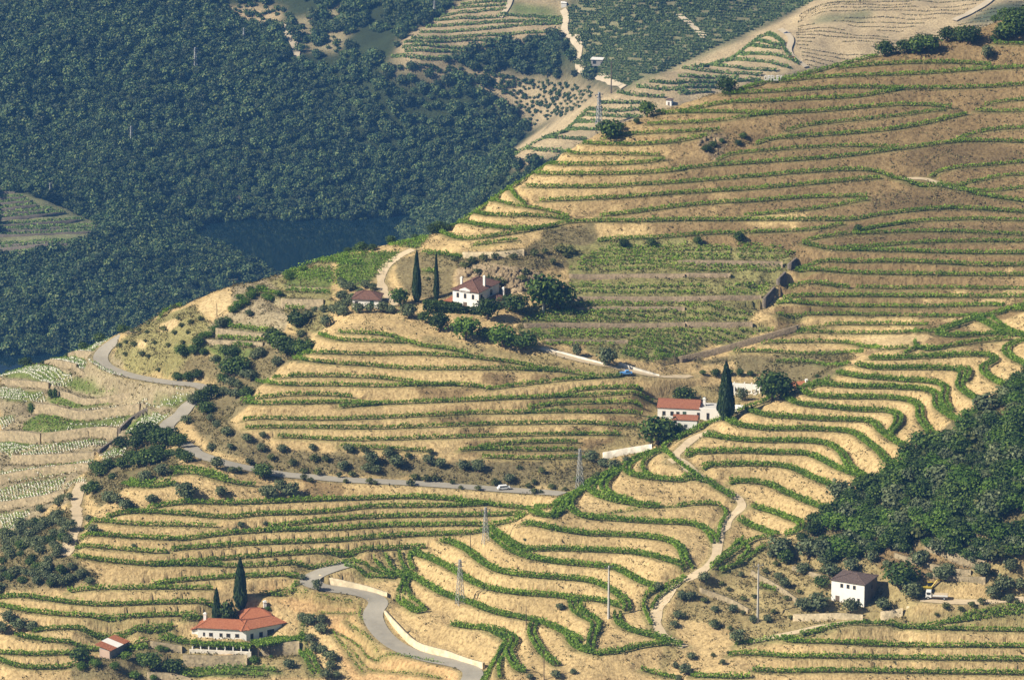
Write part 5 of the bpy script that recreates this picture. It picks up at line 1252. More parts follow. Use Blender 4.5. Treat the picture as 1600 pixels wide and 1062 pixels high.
def plinth(x0, x1, y0, y1, z0=-3.0): return MB().box(x0, x1, y0, y1, z0, 0)
def walls_(root, x0, x1, y0, y1, h, mat='wash', z0=-2.5): return MB().box(x0, x1, y0, y1, z0, h).build('wall', MAT[mat], root)
# square white house
c = spot(1350, 943); r = tag(empty('white_house', (c[0], c[1], c[2]), -R(27)), 'square two-storey white house with a dark old tiled hip roof, right wall in shade', 'house')
walls_(r, -8.9, 0, 0, 8, 5.9); MB().box(.004, .12, 0, 8.002, -2.5, 5.88).build('side_wall', MAT['shadewall'], r); ro = hip(-8.9, 0.1, 0, 8, 5.9, 1.15, .3).build('roof', TM['old'], r)
for x in (-6.1, -4.4, -2.7): window(r, x, 0, 4.4, .6, .85, 'f')
window(r, -7.2, 0, .2, .9, 1.7, 'f', 'frame', True); window(r, -1.5, 0, 1.3, .5, .7, 'f'); window(r, .12, 4.5, 3.6, .8, 1.0, 's')
# villa
c = spot(748, 487); r = tag(empty('villa', (c[0], c[1], c[2]), -R(27)), 'white villa with a brown hip roof and white chimneys beneath the rock face', 'house')
walls_(r, -8.2, 0, 0, 12.5, 5.6); ro = hip(-8.2, 0, 0, 12.5, 5.6, 2.1, .4).build('roof', TM['brown'], r); chimney(ro, -7.2, 3.5, 5.9, 8.2, .3); chimney(ro, -.9, 5.2, 5.9, 8.9, .3)
g = MB(); g.poly([(-6.0, -.35, 5.45), (-2.6, -.35, 5.45), (-2.6, -.35, 5.9), (-4.3, -.35, 6.6), (-6.0, -.35, 5.9)]); g.poly([(-6.0, .2, 5.45), (-2.6, .2, 5.45), (-2.6, .2, 5.9), (-4.3, .2, 6.6), (-6.0, .2, 5.9)][::-1])
for a, b in (((-6.0, 5.45), (-2.6, 5.45)), ((-2.6, 5.45), (-2.6, 5.9)), ((-2.6, 5.9), (-4.3, 6.6)), ((-4.3, 6.6), (-6.0, 5.9)), ((-6.0, 5.9), (-6.0, 5.45))): g.poly([(a[0], -.35, a[1]), (b[0], -.35, b[1]), (b[0], .2, b[1]), (a[0], .2, a[1])])
g.build('gable', MAT['wash'], r)
for x in (-6.6, -4.3, -1.8): window(r, x, 0, 3.6, .6, 1.2, 'f')
for y in (1.6, 7.6): window(r, 0, y, 3.2, 1.1, 1.5, 's', 'green_frame')
window(r, -4.3, 0, .3, 1.0, 2.0, 'f', 'frame', True)
MB().box(.02, 3.6, 5.2, 10.5, -2.5, 2.4).build('wing_wall', MAT['wash'], r); wr = hip(.05, 3.6, 5.2, 10.5, 2.4, 1.1, .3).build('wing_roof', TM['brown'], r); chimney(wr, 3.0, 9.4, 2.6, 5.0, .28)
p_ = MB().box(-10.6, -8.4, -.6, 4.5, -2, -.2); p_.box(-10.4, -10.1, -.4, -.1, -.2, 2.1); p_.box(-10.4, -10.1, 3.8, 4.1, -.2, 2.1); p_.build('porch', MAT['wash'], r); MB().box(-10.7, -8.22, -.7, 4.6, 2.1, 2.3).build('porch_roof', TM['orange'], r)
# low house left of the villa
c = spot(592, 481); r = tag(empty('low_house', (c[0], c[1], c[2]), -R(8)), 'low white house with a brown hip roof half hidden by silvery olives', 'house')
walls_(r, -7.5, 0, 0, 6, 2.5); hip(-7.5, 0, 0, 6, 2.5, 1.7, .4).build('roof', TM['brown'], r); window(r, -6.4, 0, .9, .7, .9, 'f'); window(r, -2, 0, .2, .9, 1.9, 'f', 'green_frame', True)
# long farmhouse
c = spot(1121, 651); r = tag(empty('long_farmhouse', (c[0], c[1], c[2]), -R(9)), 'long low white farmhouse with a red tiled roof behind the broad cypress', 'house')
walls_(r, -16.3, 0, 0, 6.5, 3.2, 'wash'); hip(-16.3, -5.2, 0, 6.5, 3.2, 1.5, .25, 'x').build('roof', TM['red'], r)
MB().box(-5.0, 6.5, 0, .3, 3.2, 3.6).build('parapet', MAT['wash'], r); MB().box(.02, 6.4, .0, 6.0, -2.5, 3.19).build('end_wall', MAT['wash'], r); chimney(r, -4.0, 3.4, 3.2, 5.2, .35)
MB().box(-5.0, -.4, .5, 6.2, 3.21, 3.3).build('flat_roof', MAT['concrete'], r)
for x in (-14.6, -12.4, -10.8): window(r, x, 0, 1.2, .7, 1.0, 'f')
for x in (-9.0,): window(r, x, 0, .4, .8, 1.9, 'f', 'green_frame', True)
for x in (-5.2, -2.6, 1.5, 4.0): window(r, x, 0, .5, .6, 1.7, 'f')
c = spot(1089, 669); r = tag(empty('outbuilding', (c[0], c[1], c[2]), -R(8)), 'small white outbuilding with a red tiled roof below the long farmhouse', 'outbuilding')
walls_(r, -6.4, 0, 0, 3.6, 2.2); hip(-6.4, 0, 0, 3.6, 2.2, .8, .2, 'x').build('roof', TM['red'], r); window(r, 0, 1.8, .1, 1.2, 1.8, 's', 'frame', True)
# white ruin and lean-to
c = spot(1172, 618); r = tag(empty('ruin', (c[0], c[1], c[2]), -R(12)), 'roofless white ruin with thin upright pillars beside the big dark tree', 'ruin')
m = MB().box(-5.5, 3.5, 3, 3.35, -1.5, 1.6); m.box(-5.5, -5.2, 0, 3, -1.5, 1.2); m.box(3.2, 3.5, 0, 2.99, -1.5, 2.2); m.build('wall', MAT['wash'], r)
for x in (-4.4, -1.6, .4, 2.6): MB().box(x-.16, x+.16, -.2, .1, -1, 3.0).build('pillar', MAT['wash'], r)
m = MB(); [m.box(x, x+.5+.4*random.random(), y, y+.5, -.3, .25) for x, y in [(random.uniform(-5, 3), random.uniform(-2.5, 2)) for _ in range(22)]]; m.build('rubble', WM['white'], r)
c = spot(1238, 612); r = tag(empty('lean_to', (c[0]+3, c[1]+7, c[2]-2.6), R(14)), 'orange-tiled lean-to with a small chimney behind the ridge vines', 'outbuilding')
walls_(r, -2.6, 2.6, 0, 3.2, 1.5); m = MB(); m.poly([(-3, -.4, 1.4), (3, -.4, 1.4), (3, 3.6, 2.4), (-3, 3.6, 2.4)]); m.poly([(-3, -.4, 1.25), (3, -.4, 1.25), (3, 3.6, 2.25), (-3, 3.6, 2.25)][::-1]); m.build('roof', TM['orange'], r); chimney(r, 2.2, 2.8, 1.8, 2.8, .35)
# orange roofed farmhouse: two wings meeting at a blunt corner, a taller block behind
c = spot(385, 1000); c[2] -= .6; r = tag(empty('orange_roofed_farmhouse', (c[0], c[1], c[2]), -R(8)), 'L-shaped white farmhouse with bright orange roofs above the leafy pergola', 'house')
walls_(r, -12.6, 0, 0, 5.5, 3.6); hip(-12.6, 0.6, 0, 5.5, 3.6, 1.5, .4).build('roof', TM['orange'], r); chimney(r, -11.4, 3.6, 3.6, 6.1, .35)
ww = MB().box(0.02, 11.0, 0.02, 5.2, -2.5, 3.5).build('wing_wall', MAT['wash'], r); ww.rotation_euler[2] = R(38); wr = hip(-1.2, 11.0, 0, 5.2, 3.55, 1.5, .4).build('wing_roof', TM['orange'], r); wr.rotation_euler[2] = R(38)
for x, w_, z_, h_ in ((1.6, .7, .8, 1.4), (4.2, .9, 1.0, 1.2), (7.0, 1.8, .2, 2.2)): window(ww, x, .02, z_, w_, h_, 'f')
uw = MB().box(-3.6, 4.0, 0, 5.2, -2.5, 4.6).build('upper_wall', MAT['wash'], r); uw.location = (1.2, 6.4, 0); uw.rotation_euler[2] = R(18)
ur = hip(-3.6, 4.0, 0, 5.2, 4.6, 1.7, .4).build('upper_roof', TM['orange'], r); ur.location = (1.2, 6.4, 0); ur.rotation_euler[2] = R(18); chimney(ur, 3.0, 4.6, 4.8, 7.2, .4); window(uw, -2.6, 0, 3.3, .9, .9, 'f'); window(uw, -1.0, 0, 3.3, .7, .9, 'f')
for x, w_ in ((-11.0, .35), (-9.2, .8), (-6.6, .6), (-4.7, .85), (-2.4, .85)): window(r, x, 0, 1.5, w_, .8, 'f')
MB().box(-14.4, -12.62, 1.0, 5.0, -2.5, 2.6).build('annex', MAT['wash'], r); m = MB(); m.poly([(-14.7, .6, 2.7), (-12.65, .6, 3.3), (-12.65, 5.4, 3.3), (-14.7, 5.4, 2.7)]); m.poly([(-14.7, .6, 2.55), (-12.65, .6, 3.15), (-12.65, 5.4, 3.15), (-14.7, 5.4, 2.55)][::-1]); m.build('annex_roof', TM['orange'], r)
# striped shed
c = spot(172, 1035); r = tag(empty('shed', (c[0], c[1], c[2]), -R(30)), 'small shed whose orange tiled roof has a broad white band', 'shed')
walls_(r, -3.2, 0, 0, 7.5, 2.6, 'greywall'); MB().box(-3.1, -.1, -.05, -.002, 0, 2.3).build('door', plain('pink_render', (.5, .36, .28), .9, .1, 1), r)
for a, b, mt in ((-.5, 2.4, 'orange'), (2.4, 5.2, 'white'), (5.2, 8.1, 'orange')):
    m = MB(); z = 2.65
    m.poly([(-4.2, a, z+.9), (.7, a, z), (.7, b-.02, z), (-4.2, b-.02, z+.9)]); m.poly([(-4.2, a, z+.78), (.7, a, z-.12), (.7, b-.02, z-.12), (-4.2, b-.02, z+.78)][::-1]); m.poly([(.7, a, z-.12), (.7, b-.02, z-.12), (.7, b-.02, z), (.7, a, z)]); m.poly([(-4.2, a, z+.78), (.7, a, z-.12), (.7, a, z), (-4.2, a, z+.9)]); m.build('roof', TM[mt], r)
# far buildings
c = spot(941, 101, 'far'); r = tag(empty('far_shed', tuple(c), -R(12)), 'hazy distant shed with a flat white roof beside the winding pale track', 'shed'); walls_(r, -6.6, 0, 0, 5, 2.6, 'greywall'); MB().box(-7, .4, -.5, 5.6, 2.61, 3.0).build('roof', TM['white'], r)
MB().box(-5.6, -3.6, -.04, -.004, .1, 2.1).build('door', MAT['glass'], r)
c = spot(1049, 166, 'far'); r = tag(empty('stone_hut', tuple(c), -R(20)), 'tiny white hut on the terraces just behind the crest trees', 'hut'); walls_(r, -2.8, 0, 0, 2.8, 2.8); hip(-2.8, 0, 0, 2.8, 2.8, .7, .25).build('roof', TM['old'], r); window(r, -1.4, 0, .1, .8, 1.8, 'f', 'frame', True)
c = spot(881, 12, 'far'); r = tag(empty('white_hut', tuple(c), 0), 'tiny white hut at the top end of the winding pale track', 'hut'); walls_(r, -1.6, 1.6, 0, 3, 2.6); hip(-1.6, 1.6, 0, 3, 2.6, .6, .2).build('roof', TM['white'], r)
c = spot(376, 322, 'far'); r = tag(empty('riverside_ruin', (c[0], c[1], c[2]+2), -R(25)), 'small stone ruin half buried in the trees above the river', 'ruin'); MB().box(-4, 0, 0, 4, -3, 2.6).build('wall', WM['tan'], r); hip(-4, 0, 0, 4, 2.6, .8, .3).build('roof', TM['old'], r)
# pergola of the orange roofed farmhouse
def leafbox(root, name, x0, x1, y0, y1, z0, z1, n, mat='vine', s=.5):
    c = np.stack([rng.uniform(x0, x1, n), rng.uniform(y0, y1, n), z0+(z1-z0)*rng.random(n)**.6], 1); v, f = quads(c, s*(.7+.6*rng.random(n)), .6); return link_mesh(name, v, f, MAT[mat], root)
c = spot(386, 1001); c[2] -= .6; r = tag(empty('pergola', (c[0], c[1], c[2]), -R(8)), 'leafy vine pergola on white posts along the front of the orange-roofed farmhouse', 'pergola')
leafbox(r, 'foliage', -14, 1.5, -3.6, -.8, .0, .8, 2000); fo = leafbox(r, 'foliage', .5, 15.0, -5.5, -.9, .6, 1.4, 3200); fo.rotation_euler[2] = R(33)
MB().box(-14.2, 1.8, -4.0, -3.6, -3.8, -.7).build('terrace_wall', WM['white'], r)
for i in range(8): MB().box(-13.6+i*2.1, -13.35+i*2.1, -3.5, -3.25, -1.2, .45).build('post', MAT['wash'], r)
for i in range(5): MB().box(3.4+i*2.6, 3.6+i*2.6, -3.2+i*1.7, -3.0+i*1.7, -2.5, 1.0).build('post', MAT['wood'], r)
m = MB().box(-14, 1.5, -3.48, -3.3, .45, .57); m.build('beam', MAT['wood'], r)
# villa lawn hedge
for (x, y), L_, W_, lb in ((pts('A 320,635')[0], 11, 3, 'clipped dark green hedge left of the villa'), (pts('A 420,690')[0], 17, 2.2, 'long clipped green hedge below the villa terrace')):
    c = spot(x, y); o = leafbox(None, 'hedge', -L_/2, L_/2, -W_/2, W_/2, -.2, 1.9, 2400, 'oak', .5); o.location = tuple(c); o.rotation_euler[2] = -R(12); tag(o, lb, 'hedge')
# ---------------------------------------------------------------- pylons and poles
def pylon(px, py, hpx, label, win='near', w=.07, rz=.5):
    c = spot(px, py, win); h = hpx*c[1]*1.04/FPX*1.05; r = tag(empty('power_pylon', (c[0], c[1], c[2]-.3), rz), label, 'pylon', 'lattice power pylons'); b = h*.075; t = h*.018; m = MB()
    cr = lambda z, i: ((b+(t-b)*z/h)*(1, -1, -1, 1)[i], (b+(t-b)*z/h)*(1, 1, -1, -1)[i], z)
    for i in range(4): m.bar(cr(0, i), cr(h, i), w)
    n_ = 9; zs = [h*(1-(1-k/n_)**1.15) for k in range(n_+1)]
    for k in range(n_):
        for i in range(4): m.bar(cr(zs[k], i), cr(zs[k+1], (i+1) % 4), w*.6); m.bar(cr(zs[k], (i+1) % 4), cr(zs[k+1], i), w*.6)
    m.build('mast', MAT['metal'], r)
    for z, l in ((.93, .13), (.84, .10)): MB().bar((-h*l, 0, h*z), (h*l, 0, h*z), w*1.3).build('crossarm', MAT['metal'], r)
    for x in (-.12, 0, .12): MB().bar((h*x, 0, h*.93), (h*x, 0, h*.93-.7), w*1.2, 6).build('insulator', MAT['glass'], r)
for a in [(759, 850, 58, 'near lattice pylon standing on the terraces above the lower road bend'), (719, 945, 72, 'lattice pylon on a pale footing just above the road retaining wall'), (906, 763, 66, 'slender lattice pylon at the edge of the middle road')]: pylon(*a)
for a in [(205.5, 227, 30, 'middle pylon on the wooded far hillside, lower of the two central ones'), (305.5, 106, 31, 'pylon on the wooded far hillside, upper left of the track scar'), (381.5, 70, 26, 'hazy pylon nearest the olive clearing at top left'), (79, 310, 24, 'pylon just above the stone terraces at far left'),
          (679, 27, 25, 'pale pylon on the crest left of the distant terraced spur'), (936, 197, 52, 'tall pale pylon behind the crest left of the skyline trees')]: pylon(*a, win='far', w=.16)
def pole(px, py, hpx, label, kind='concrete', win='near', arm=True):
    c = spot(px, py, win); h = hpx*c[1]*1.04/FPX*1.05; r = tag(empty('utility_pole', (c[0], c[1], c[2]-.3), random.uniform(.2, .9)), label, 'pole'); s = .24 if kind == 'concrete' else .13
    if win == 'far': s = .4
    m = MB(); m.box(-s, s, -s, s, 0, h, s*.45, s*.45) if kind == 'concrete' else m.bar((0, 0, 0), (0, 0, h), s, 7, s*.6); m.build('pole', MAT[kind], r)
    if arm:
        MB().bar((-1.3, 0, h-.5), (1.3, 0, h-.5), .11).build('crossarm', MAT['metal'], r)
        for x in (-1.2, 0, 1.2): MB().bar((x, 0, h-.42), (x, 0, h+.15), .12, 6).build('insulator', MAT['glass'], r)
for a in [(1184, 973, 95, 'tall grey concrete pole standing on the broken ground left of the square white house'), (951, 966, 86, 'tall concrete pole among the lower ridge terraces'), (822, 984, 40, 'thin dark pole on the lower ridge terraces', 'wood', 'near', False),
          (850, 1060, 52, 'thin leaning dark pole at the bottom edge of the ridge', 'wood', 'near', False), (735, 850, 22, 'short thin pole left of the near lattice pylon', 'wood', 'near', False), (849, 487, 27, 'pale wooden pole in front of the large villa tree', 'concrete', 'near', False),
          (950, 529, 24, 'pole between the walled vineyard plots, left one', 'wood', 'near', False), (1054, 567, 25, 'pole by the diagonal wall above the long farmhouse', 'wood', 'near', False), (365, 442, 14, 'small pole on the hill edge above the river', 'wood', 'near', True), (339, 494, 22, 'thin pole on the bare tan patch of the hill nose', 'wood', 'near', False),
          (808, 885, 10, 'tiny post on the ridge bank', 'wood', 'near', False), (1463, 800, 20, 'pale pole among the trees of the lower right wood', 'concrete', (1090, 1290), False)]: pole(*a)
pole(955, 146, 48, 'tall dark pole beside the winding pale track', 'wood', 'far', True)
# ---------------------------------------------------------------- vehicles
def wheel(r, x, y, rad, w=.22):
    m = MB(); m.bar((x-w/2, y, rad), (x+w/2, y, rad), rad, 14); o = m.build('wheel', MAT['rubber'], r); MB().bar((x-w/2-.01, y, rad), (x+w/2+.01, y, rad), rad*.5, 10).build('rim', MAT['metal'], o)
def pickup(px, py, rz, col, label, name='pickup', van=False, win='near', sc=.75):
    c = spot(px, py, win); r = tag(empty(name, (c[0], c[1], c[2]+.2), rz, sc), label, 'van' if van else 'pickup' if name == 'pickup' else 'car'); p = plain(name+'_paint', col, .35, .03, 1)
    m = MB().box(-.85, .85, -2.3, 2.3, .35, .95, .04, .06); m.build('body', p, r, .05)
    y1 = -1.9 if van else -.4
    MB().box(-.78, .78, y1, 1.35, .96, 1.62, .12, .3).build('cabin', p, r, .04); MB().box(-.80, .80, y1+.25, 1.2, 1.05, 1.45, .1, .2).build('windows', MAT['glass'], r)
    MB().box(-.7, .7, 1.1, 1.3, 1.0, 1.5, .08, .08).build('windscreen', MAT['glass'], r)
    for x in (-.8, .8):
        for y in (-1.45, 1.5): wheel(r, x, y, .36)
    for x in (-.6, .6): MB().box(x-.14, x+.14, 2.26, 2.33, .6, .8).build('headlight', MAT['white_paint'], r)
pickup(787, 765.5, -R(75), (.78, .78, .78), 'small white car driving on the middle asphalt road', 'car', True)
pickup(978, 588, -R(84), (.12, .30, .60), 'light blue pickup parked on the dirt road beside the vine end', 'pickup')
pickup(1238, 92, R(70), (.55, .08, .07), 'tiny red and white car on the distant pale track', 'car', False, 'far'); pickup(1230, 54, R(80), (.05, .07, .14), 'tiny dark car beside the bush on the distant pale track', 'car', False, 'far')
c = spot(1463, 931); r = tag(empty('truck', (c[0], c[1], c[2]+.1), R(82)), 'small white tipper truck parked on the bare earth beside the excavator', 'truck')
MB().box(-.95, .95, -2.9, 1.2, .62, .8).build('chassis', MAT['frame'], r); MB().box(-.95, .95, -2.9, .9, .85, 1.3, -.05, 0).build('tipper_bed', MAT['white_paint'], r, .03); MB().box(-.92, .92, -2.85, .85, 1.31, 1.34).build('load', MAT['dirt'], r)
k_ = MB().box(-.95, .95, 1.1, 2.7, .5, 2.1, .08, .14).build('cab', MAT['white_paint'], r, .06); MB().box(-.97, .97, 1.45, 2.3, 1.3, 1.85).build('side_window', MAT['glass'], k_); MB().box(-.8, .8, 2.5, 2.66, 1.2, 1.9, .05, .02).build('windscreen', MAT['glass'], k_)
for x in (-.85, .85):
    for y in (-2.0, 2.0): wheel(r, x, y, .42)
c = spot(1452, 926); r = tag(empty('excavator', (c[0], c[1]+2, land_h(c[0], c[1]+2)[0]+.05), -R(80), .8), 'yellow excavator with raised arm working behind the white tipper truck', 'excavator'); yl = plain('yellow_paint', (.45, .34, .04), .45, .06, 1)
for x in (-1.0, .6): m = MB().box(x, x+.45, -1.5, 1.5, 0, .65, 0, .25); m.build('track', MAT['rubber'], r, .06)
MB().box(-1.0, 1.0, -1.7, .9, .75, 1.5).build('body', yl, r, .05); k_ = MB().box(-.95, -.05, -.2, 1.2, 1.51, 2.7, .08, .1).build('cab', MAT['glass'], r, .04); MB().box(-.98, -.02, -.25, 1.25, 2.71, 2.8).build('cab_roof', yl, k_)
a_ = MB().bar((.2, .8, 1.2), (.2, 2.6, 3.5), .22, 4).bar((.2, 2.6, 3.5), (.2, 4.0, 3.7), .2, 4).build('boom', yl, r); MB().bar((.2, 4.0, 3.8), (.2, 5.3, 2.5), .15, 4).build('arm', yl, a_); MB().box(-.3, .7, 5.1, 5.8, 1.9, 2.6, .05, .15).build('bucket', MAT['frame'], a_)
# ---------------------------------------------------------------- white letters on the crest
Yl = cast(1208, 136)[0][1]+3.5; a_, d_ = ray(1194, 126); zl = CAM_Z-d_*Yl; mpx = Yl*1.04/FPX; root = tag(empty('letter_sign', (a_*Yl, Yl, zl)), 'row of big white capital letters standing on the crest', 'sign'); xw = 0.0
for ch, w_ in zip('OFFLEY', (5.2, 4.5, 4.5, 4.5, 4.6, 5.0)):
    cu = bpy.data.curves.new('letter', 'FONT'); cu.body = ch; cu.size = 1.0; cu.extrude = .06; cu.offset = .03; co = bpy.data.objects.new('tmp', cu); COL.objects.link(co)
    bpy.context.view_layer.update(); me = bpy.data.meshes.new_from_object(co.evaluated_get(bpy.context.evaluated_depsgraph_get())); bpy.data.objects.remove(co)
    vs_ = np.array([v.co[:] for v in me.vertices]); lo, hi = vs_.min(0), vs_.max(0); W = (w_-.7)*mpx; H = 8.0*mpx
    for v in me.vertices: v.co = ((v.co.x-lo[0])/(hi[0]-lo[0])*W, v.co.z*2, (v.co.y-lo[1])/(hi[1]-lo[1])*H)
    me.materials.clear(); me.materials.append(MAT['white_paint']); o = bpy.data.objects.new('letter', me); COL.objects.link(o); o.parent = root; o.location = (xw, 0, 0)
    MB().bar((xw+W*.4, .2, -3.5), (xw+W*.4, .2, H*.5), .07).build('post', MAT['wood'], root); xw += w_*mpx
# ---------------------------------------------------------------- plots of white-tubed young vines on the left terraces
MAT['tube'] = plain('white_tube', (.62, .60, .52), .7, .08, 2)
PLOTS = [('the small plot inside the road bend', 'E 540,232 760,140 875,128 765,245', 1, .06, 15, 1), ('the second plot below the river edge', 'E 360,298 500,262 680,285 600,335', 1, .10, 15, 1), ('the little turning plot beside the road', 'E 610,320 660,288 705,335 620,378', .55, 1, 18, 1),
 ('the large plot at the left edge', 'E -20,432 180,372 400,392 540,425 400,490 -20,452', 1, .10, 14, 1), ('the fanned end of the large left plot', 'E 395,492 440,465 540,412 572,452 410,512', .45, 1, 22, 1),
 ('the left plot above the ivy pillar', 'E -20,532 150,538 225,582 205,622 -20,612', 1, .03, 14, 1), ('the fanned end above the ivy pillar', 'E 205,628 250,580 335,555 350,608', .45, 1, 20, 1), ('the fanned rows at the left edge', 'E -10,760 100,755 112,790 0,852', .45, .9, 20, 1),
 ('the tilted plot between dark wall and road', 'E 980,850 1170,715 1325,765 1225,852 1090,885', 1, .28, 19, 1), ('the lowest green plot at the left', 'E -20,945 250,965 292,985 100,1032 -20,1032', 1, .18, 14, 1), ('the narrow strip below the dark wall', 'E 110,1052 290,988 800,922 885,932 700,982 300,1042', .3, .8, 21, 1),
 ('the small plot by the round tree', 'E 780,1062 870,1002 1000,990 960,1062', 1, .3, 17, 1), ('the flowery plot inside the bend', 'E 640,370 760,390 960,470 860,478', 1, .3, 16, .6), ('the long narrow strip above the stepped plots', 'T7 -10,105 200,78 442,42 432,62 200,98 -10,125', .3, .7, 13, 1),
 ('the tall plot with slanted rows', 'T7 -10,187 180,150 305,133 290,167 205,208 -10,242', .3, 1, 14, 1), ('the lowest plot with slanted rows', 'T7 -10,300 150,285 75,362 -10,368', .3, 1, 13, 1), ('the small plot above the grove', 'T7 295,165 390,125 400,142 330,180', 1, -.25, 9, 1), ('the small plot beside the asphalt at left', 'T7 455,25 540,-8 562,20 500,48', 1, -.15, 9, 1),
 ('the long green strip above the stone wall', 'E 640,690 1150,605 1250,625 1180,660 700,690', 1, -.10, 13, .35), ('the green field above the tall wall', 'E 380,880 560,800 1080,712 940,812 700,845 500,868', 1, -.14, 15, .35), ('the green patch by the road junction', 'E 1190,640 1400,575 1470,600 1380,668', 1, .1, 16, .4)]
for nm, s, dx, dy, sp, dens in PLOTS:
    poly = np.array(pts(s)); k_ = TILES[s.split()[0]][2]; d = np.array([dx, dy*1.0]); d /= np.linalg.norm(d); nv = np.array([-d[1], d[0]]); pr = poly@nv; pl = poly@d; q = np.arange(pr.min()+sp*k_*.5, pr.max(), sp*k_); idx = 0
    for a in q:
        t = np.arange(pl.min(), pl.max(), 1.0); x = d[0]*t+nv[0]*a; y = d[1]*t+nv[1]*a; ins = inpoly(x, y, poly)
        if ins.sum() < 3: continue
        x = x[ins]; y = y[ins]; P_ = cast(x[[0, -1]], y[[0, -1]])
        L_ = np.hypot(*(P_[1]-P_[0])[:2])
        if L_ < 1.2 or L_ > 90: continue
        n_ = max(3, int(L_/.62)); tt = np.linspace(0, 1, n_)[:, None]; xy = P_[0, :2]*(1-tt)+P_[1, :2]*tt+rng.normal(size=(n_, 2))*.06; keep = rng.random(n_) < dens*.95
        if keep.sum() < 2: keep[:2] = True
        xy = xy[keep]; z = land_h(xy[:, 0], xy[:, 1]); V = []; F = []
        r_ = .13; h_ = .40
        for j in range(len(xy)):
            o_ = len(V); ax, ay = rng.normal(size=2)*.06
            for zz, ox, oy in ((-.1, 0, 0), (h_, ax, ay)):
                for sx, sy in ((-1, -1), (1, -1), (1, 1), (-1, 1)): V.append((xy[j, 0]+sx*r_+ox, xy[j, 1]+sy*r_*.8+oy, z[j]+zz))
            F += [[o_, o_+1, o_+5, o_+4], [o_+1, o_+2, o_+6, o_+5], [o_+2, o_+3, o_+7, o_+6], [o_+3, o_, o_+4, o_+7], [o_+4, o_+5, o_+6, o_+7]]
        root = tag(empty('staked_vine_row', (0, 0, 0)), 'white-tubed vines, %s, %s' % (nm, ordn(idx, 'top' if abs(dx) > abs(dy) else 'left')), 'young vines', 'white-tubed vine rows on the left terraces'); idx += 1
        link_mesh('tubes', V, np.array(F), MAT['tube'], root); nl = len(xy)*4; ii = rng.integers(0, len(xy), nl)
        cc_ = np.c_[xy[ii]+rng.normal(size=(nl, 2))*.25, z[ii]+rng.uniform(.1, .75, nl)]; v, f = quads(cc_, np.full(nl, .34), .5); link_mesh('leaves', v, f, MAT['vine'], root)
# ---------------------------------------------------------------- dense vineyard plots between walls
def plot(poly, label, rs=1.7, ang=0.0, dens=1.0, win='near', h=1.0):
    poly = np.array(pts(poly)); P_ = cast(poly[:, 0], poly[:, 1], win); x0, y0 = P_[:, :2].min(0); x1, y1 = P_[:, :2].max(0); xs = np.arange(x0, x1, .8); ys_ = np.arange(y0-3, y1+3, rs); X_, Y_ = np.meshgrid(xs, ys_)
    X_ = X_.ravel()+rng.normal(size=X_.size)*.15; Y_ = Y_.ravel()+rng.normal(size=Y_.size)*.15+1.5*np.sin(X_/17); z = land_h(X_, Y_); px, py = project(X_, Y_, z); k = inpoly(px, py, poly) & (rng.random(len(X_)) < dens) & (vnoise(X_/3.5, Y_/3.5, 5) > .12)
    c = np.c_[X_, Y_, z][k]; c = np.repeat(c, 12, 0); c[:, :2] += rng.normal(size=(len(c), 2))*.34; c[:, 2] += rng.uniform(.1, h, len(c)); v, f = quads(c, .42*(.7+.6*rng.random(len(c))), .5)
    tag(link_mesh('vineyard_plot', v, f, MAT['vine']), label, 'vineyard', 'walled vineyard plots', 'stuff')
for a in [('T5 1050,215 1130,150 1260,95 1593,92 1593,218', 'topmost walled vineyard plot right of the large villa tree'), ('T6 30,110 240,95 240,165 30,165', 'small dense green vineyard plot under the bushes'), ('T6 270,90 500,110 530,140 500,165 270,165', 'green vineyard plot at the right end of the top terrace'),
          ('T6 30,178 480,180 475,215 430,222 30,222', 'vineyard strip below the short upper wall'), ('T5 1040,322 1060,278 1593,275 1593,325', 'second long vineyard terrace beside the villa tree'), ('T6 30,278 420,272 400,325 30,325', 'right part of the second vineyard terrace'),
          ('T5 1085,378 1110,358 1593,360 1593,378', 'narrow green strip between two low brown walls'), ('T6 30,365 200,365 210,385 30,385', 'right end of the narrow green strip'), ('T5 815,450 960,398 1100,392 1593,395 1593,448 1000,455', 'long vineyard terrace right of the lower garden trees'), ('T6 30,395 230,388 340,400 330,445 30,448', 'right half of the long vineyard terrace'),
          ('T5 880,490 1370,490 1350,525 900,530', 'vineyard strip above the two small roadside trees'), ('T5 1290,600 1400,492 1593,482 1593,610 1440,635', 'triangular vineyard plot above the white wall'), ('T6 30,482 440,490 250,540 30,595', 'triangular vineyard plot ending at the diagonal wall'),
          ('T5 -10,132 285,132 180,235 100,285 -10,288', 'green vineyard plot left of the curving dirt track'), ('T5 215,98 330,58 415,62 370,112 280,105', 'small green vineyard plot at the hill edge'), ('T4 1310,260 1330,210 1560,205 1593,240 1590,290 1450,265', 'green vineyard plot at the left end of the hill edge'), ('T4 1465,182 1560,145 1600,140 1593,185', 'wedge of vines on the hill edge'),
          ('T5 930,540 1150,543 1290,548 1250,562 960,560', 'thin vine strip directly above the small roadside trees')]: plot(*a)
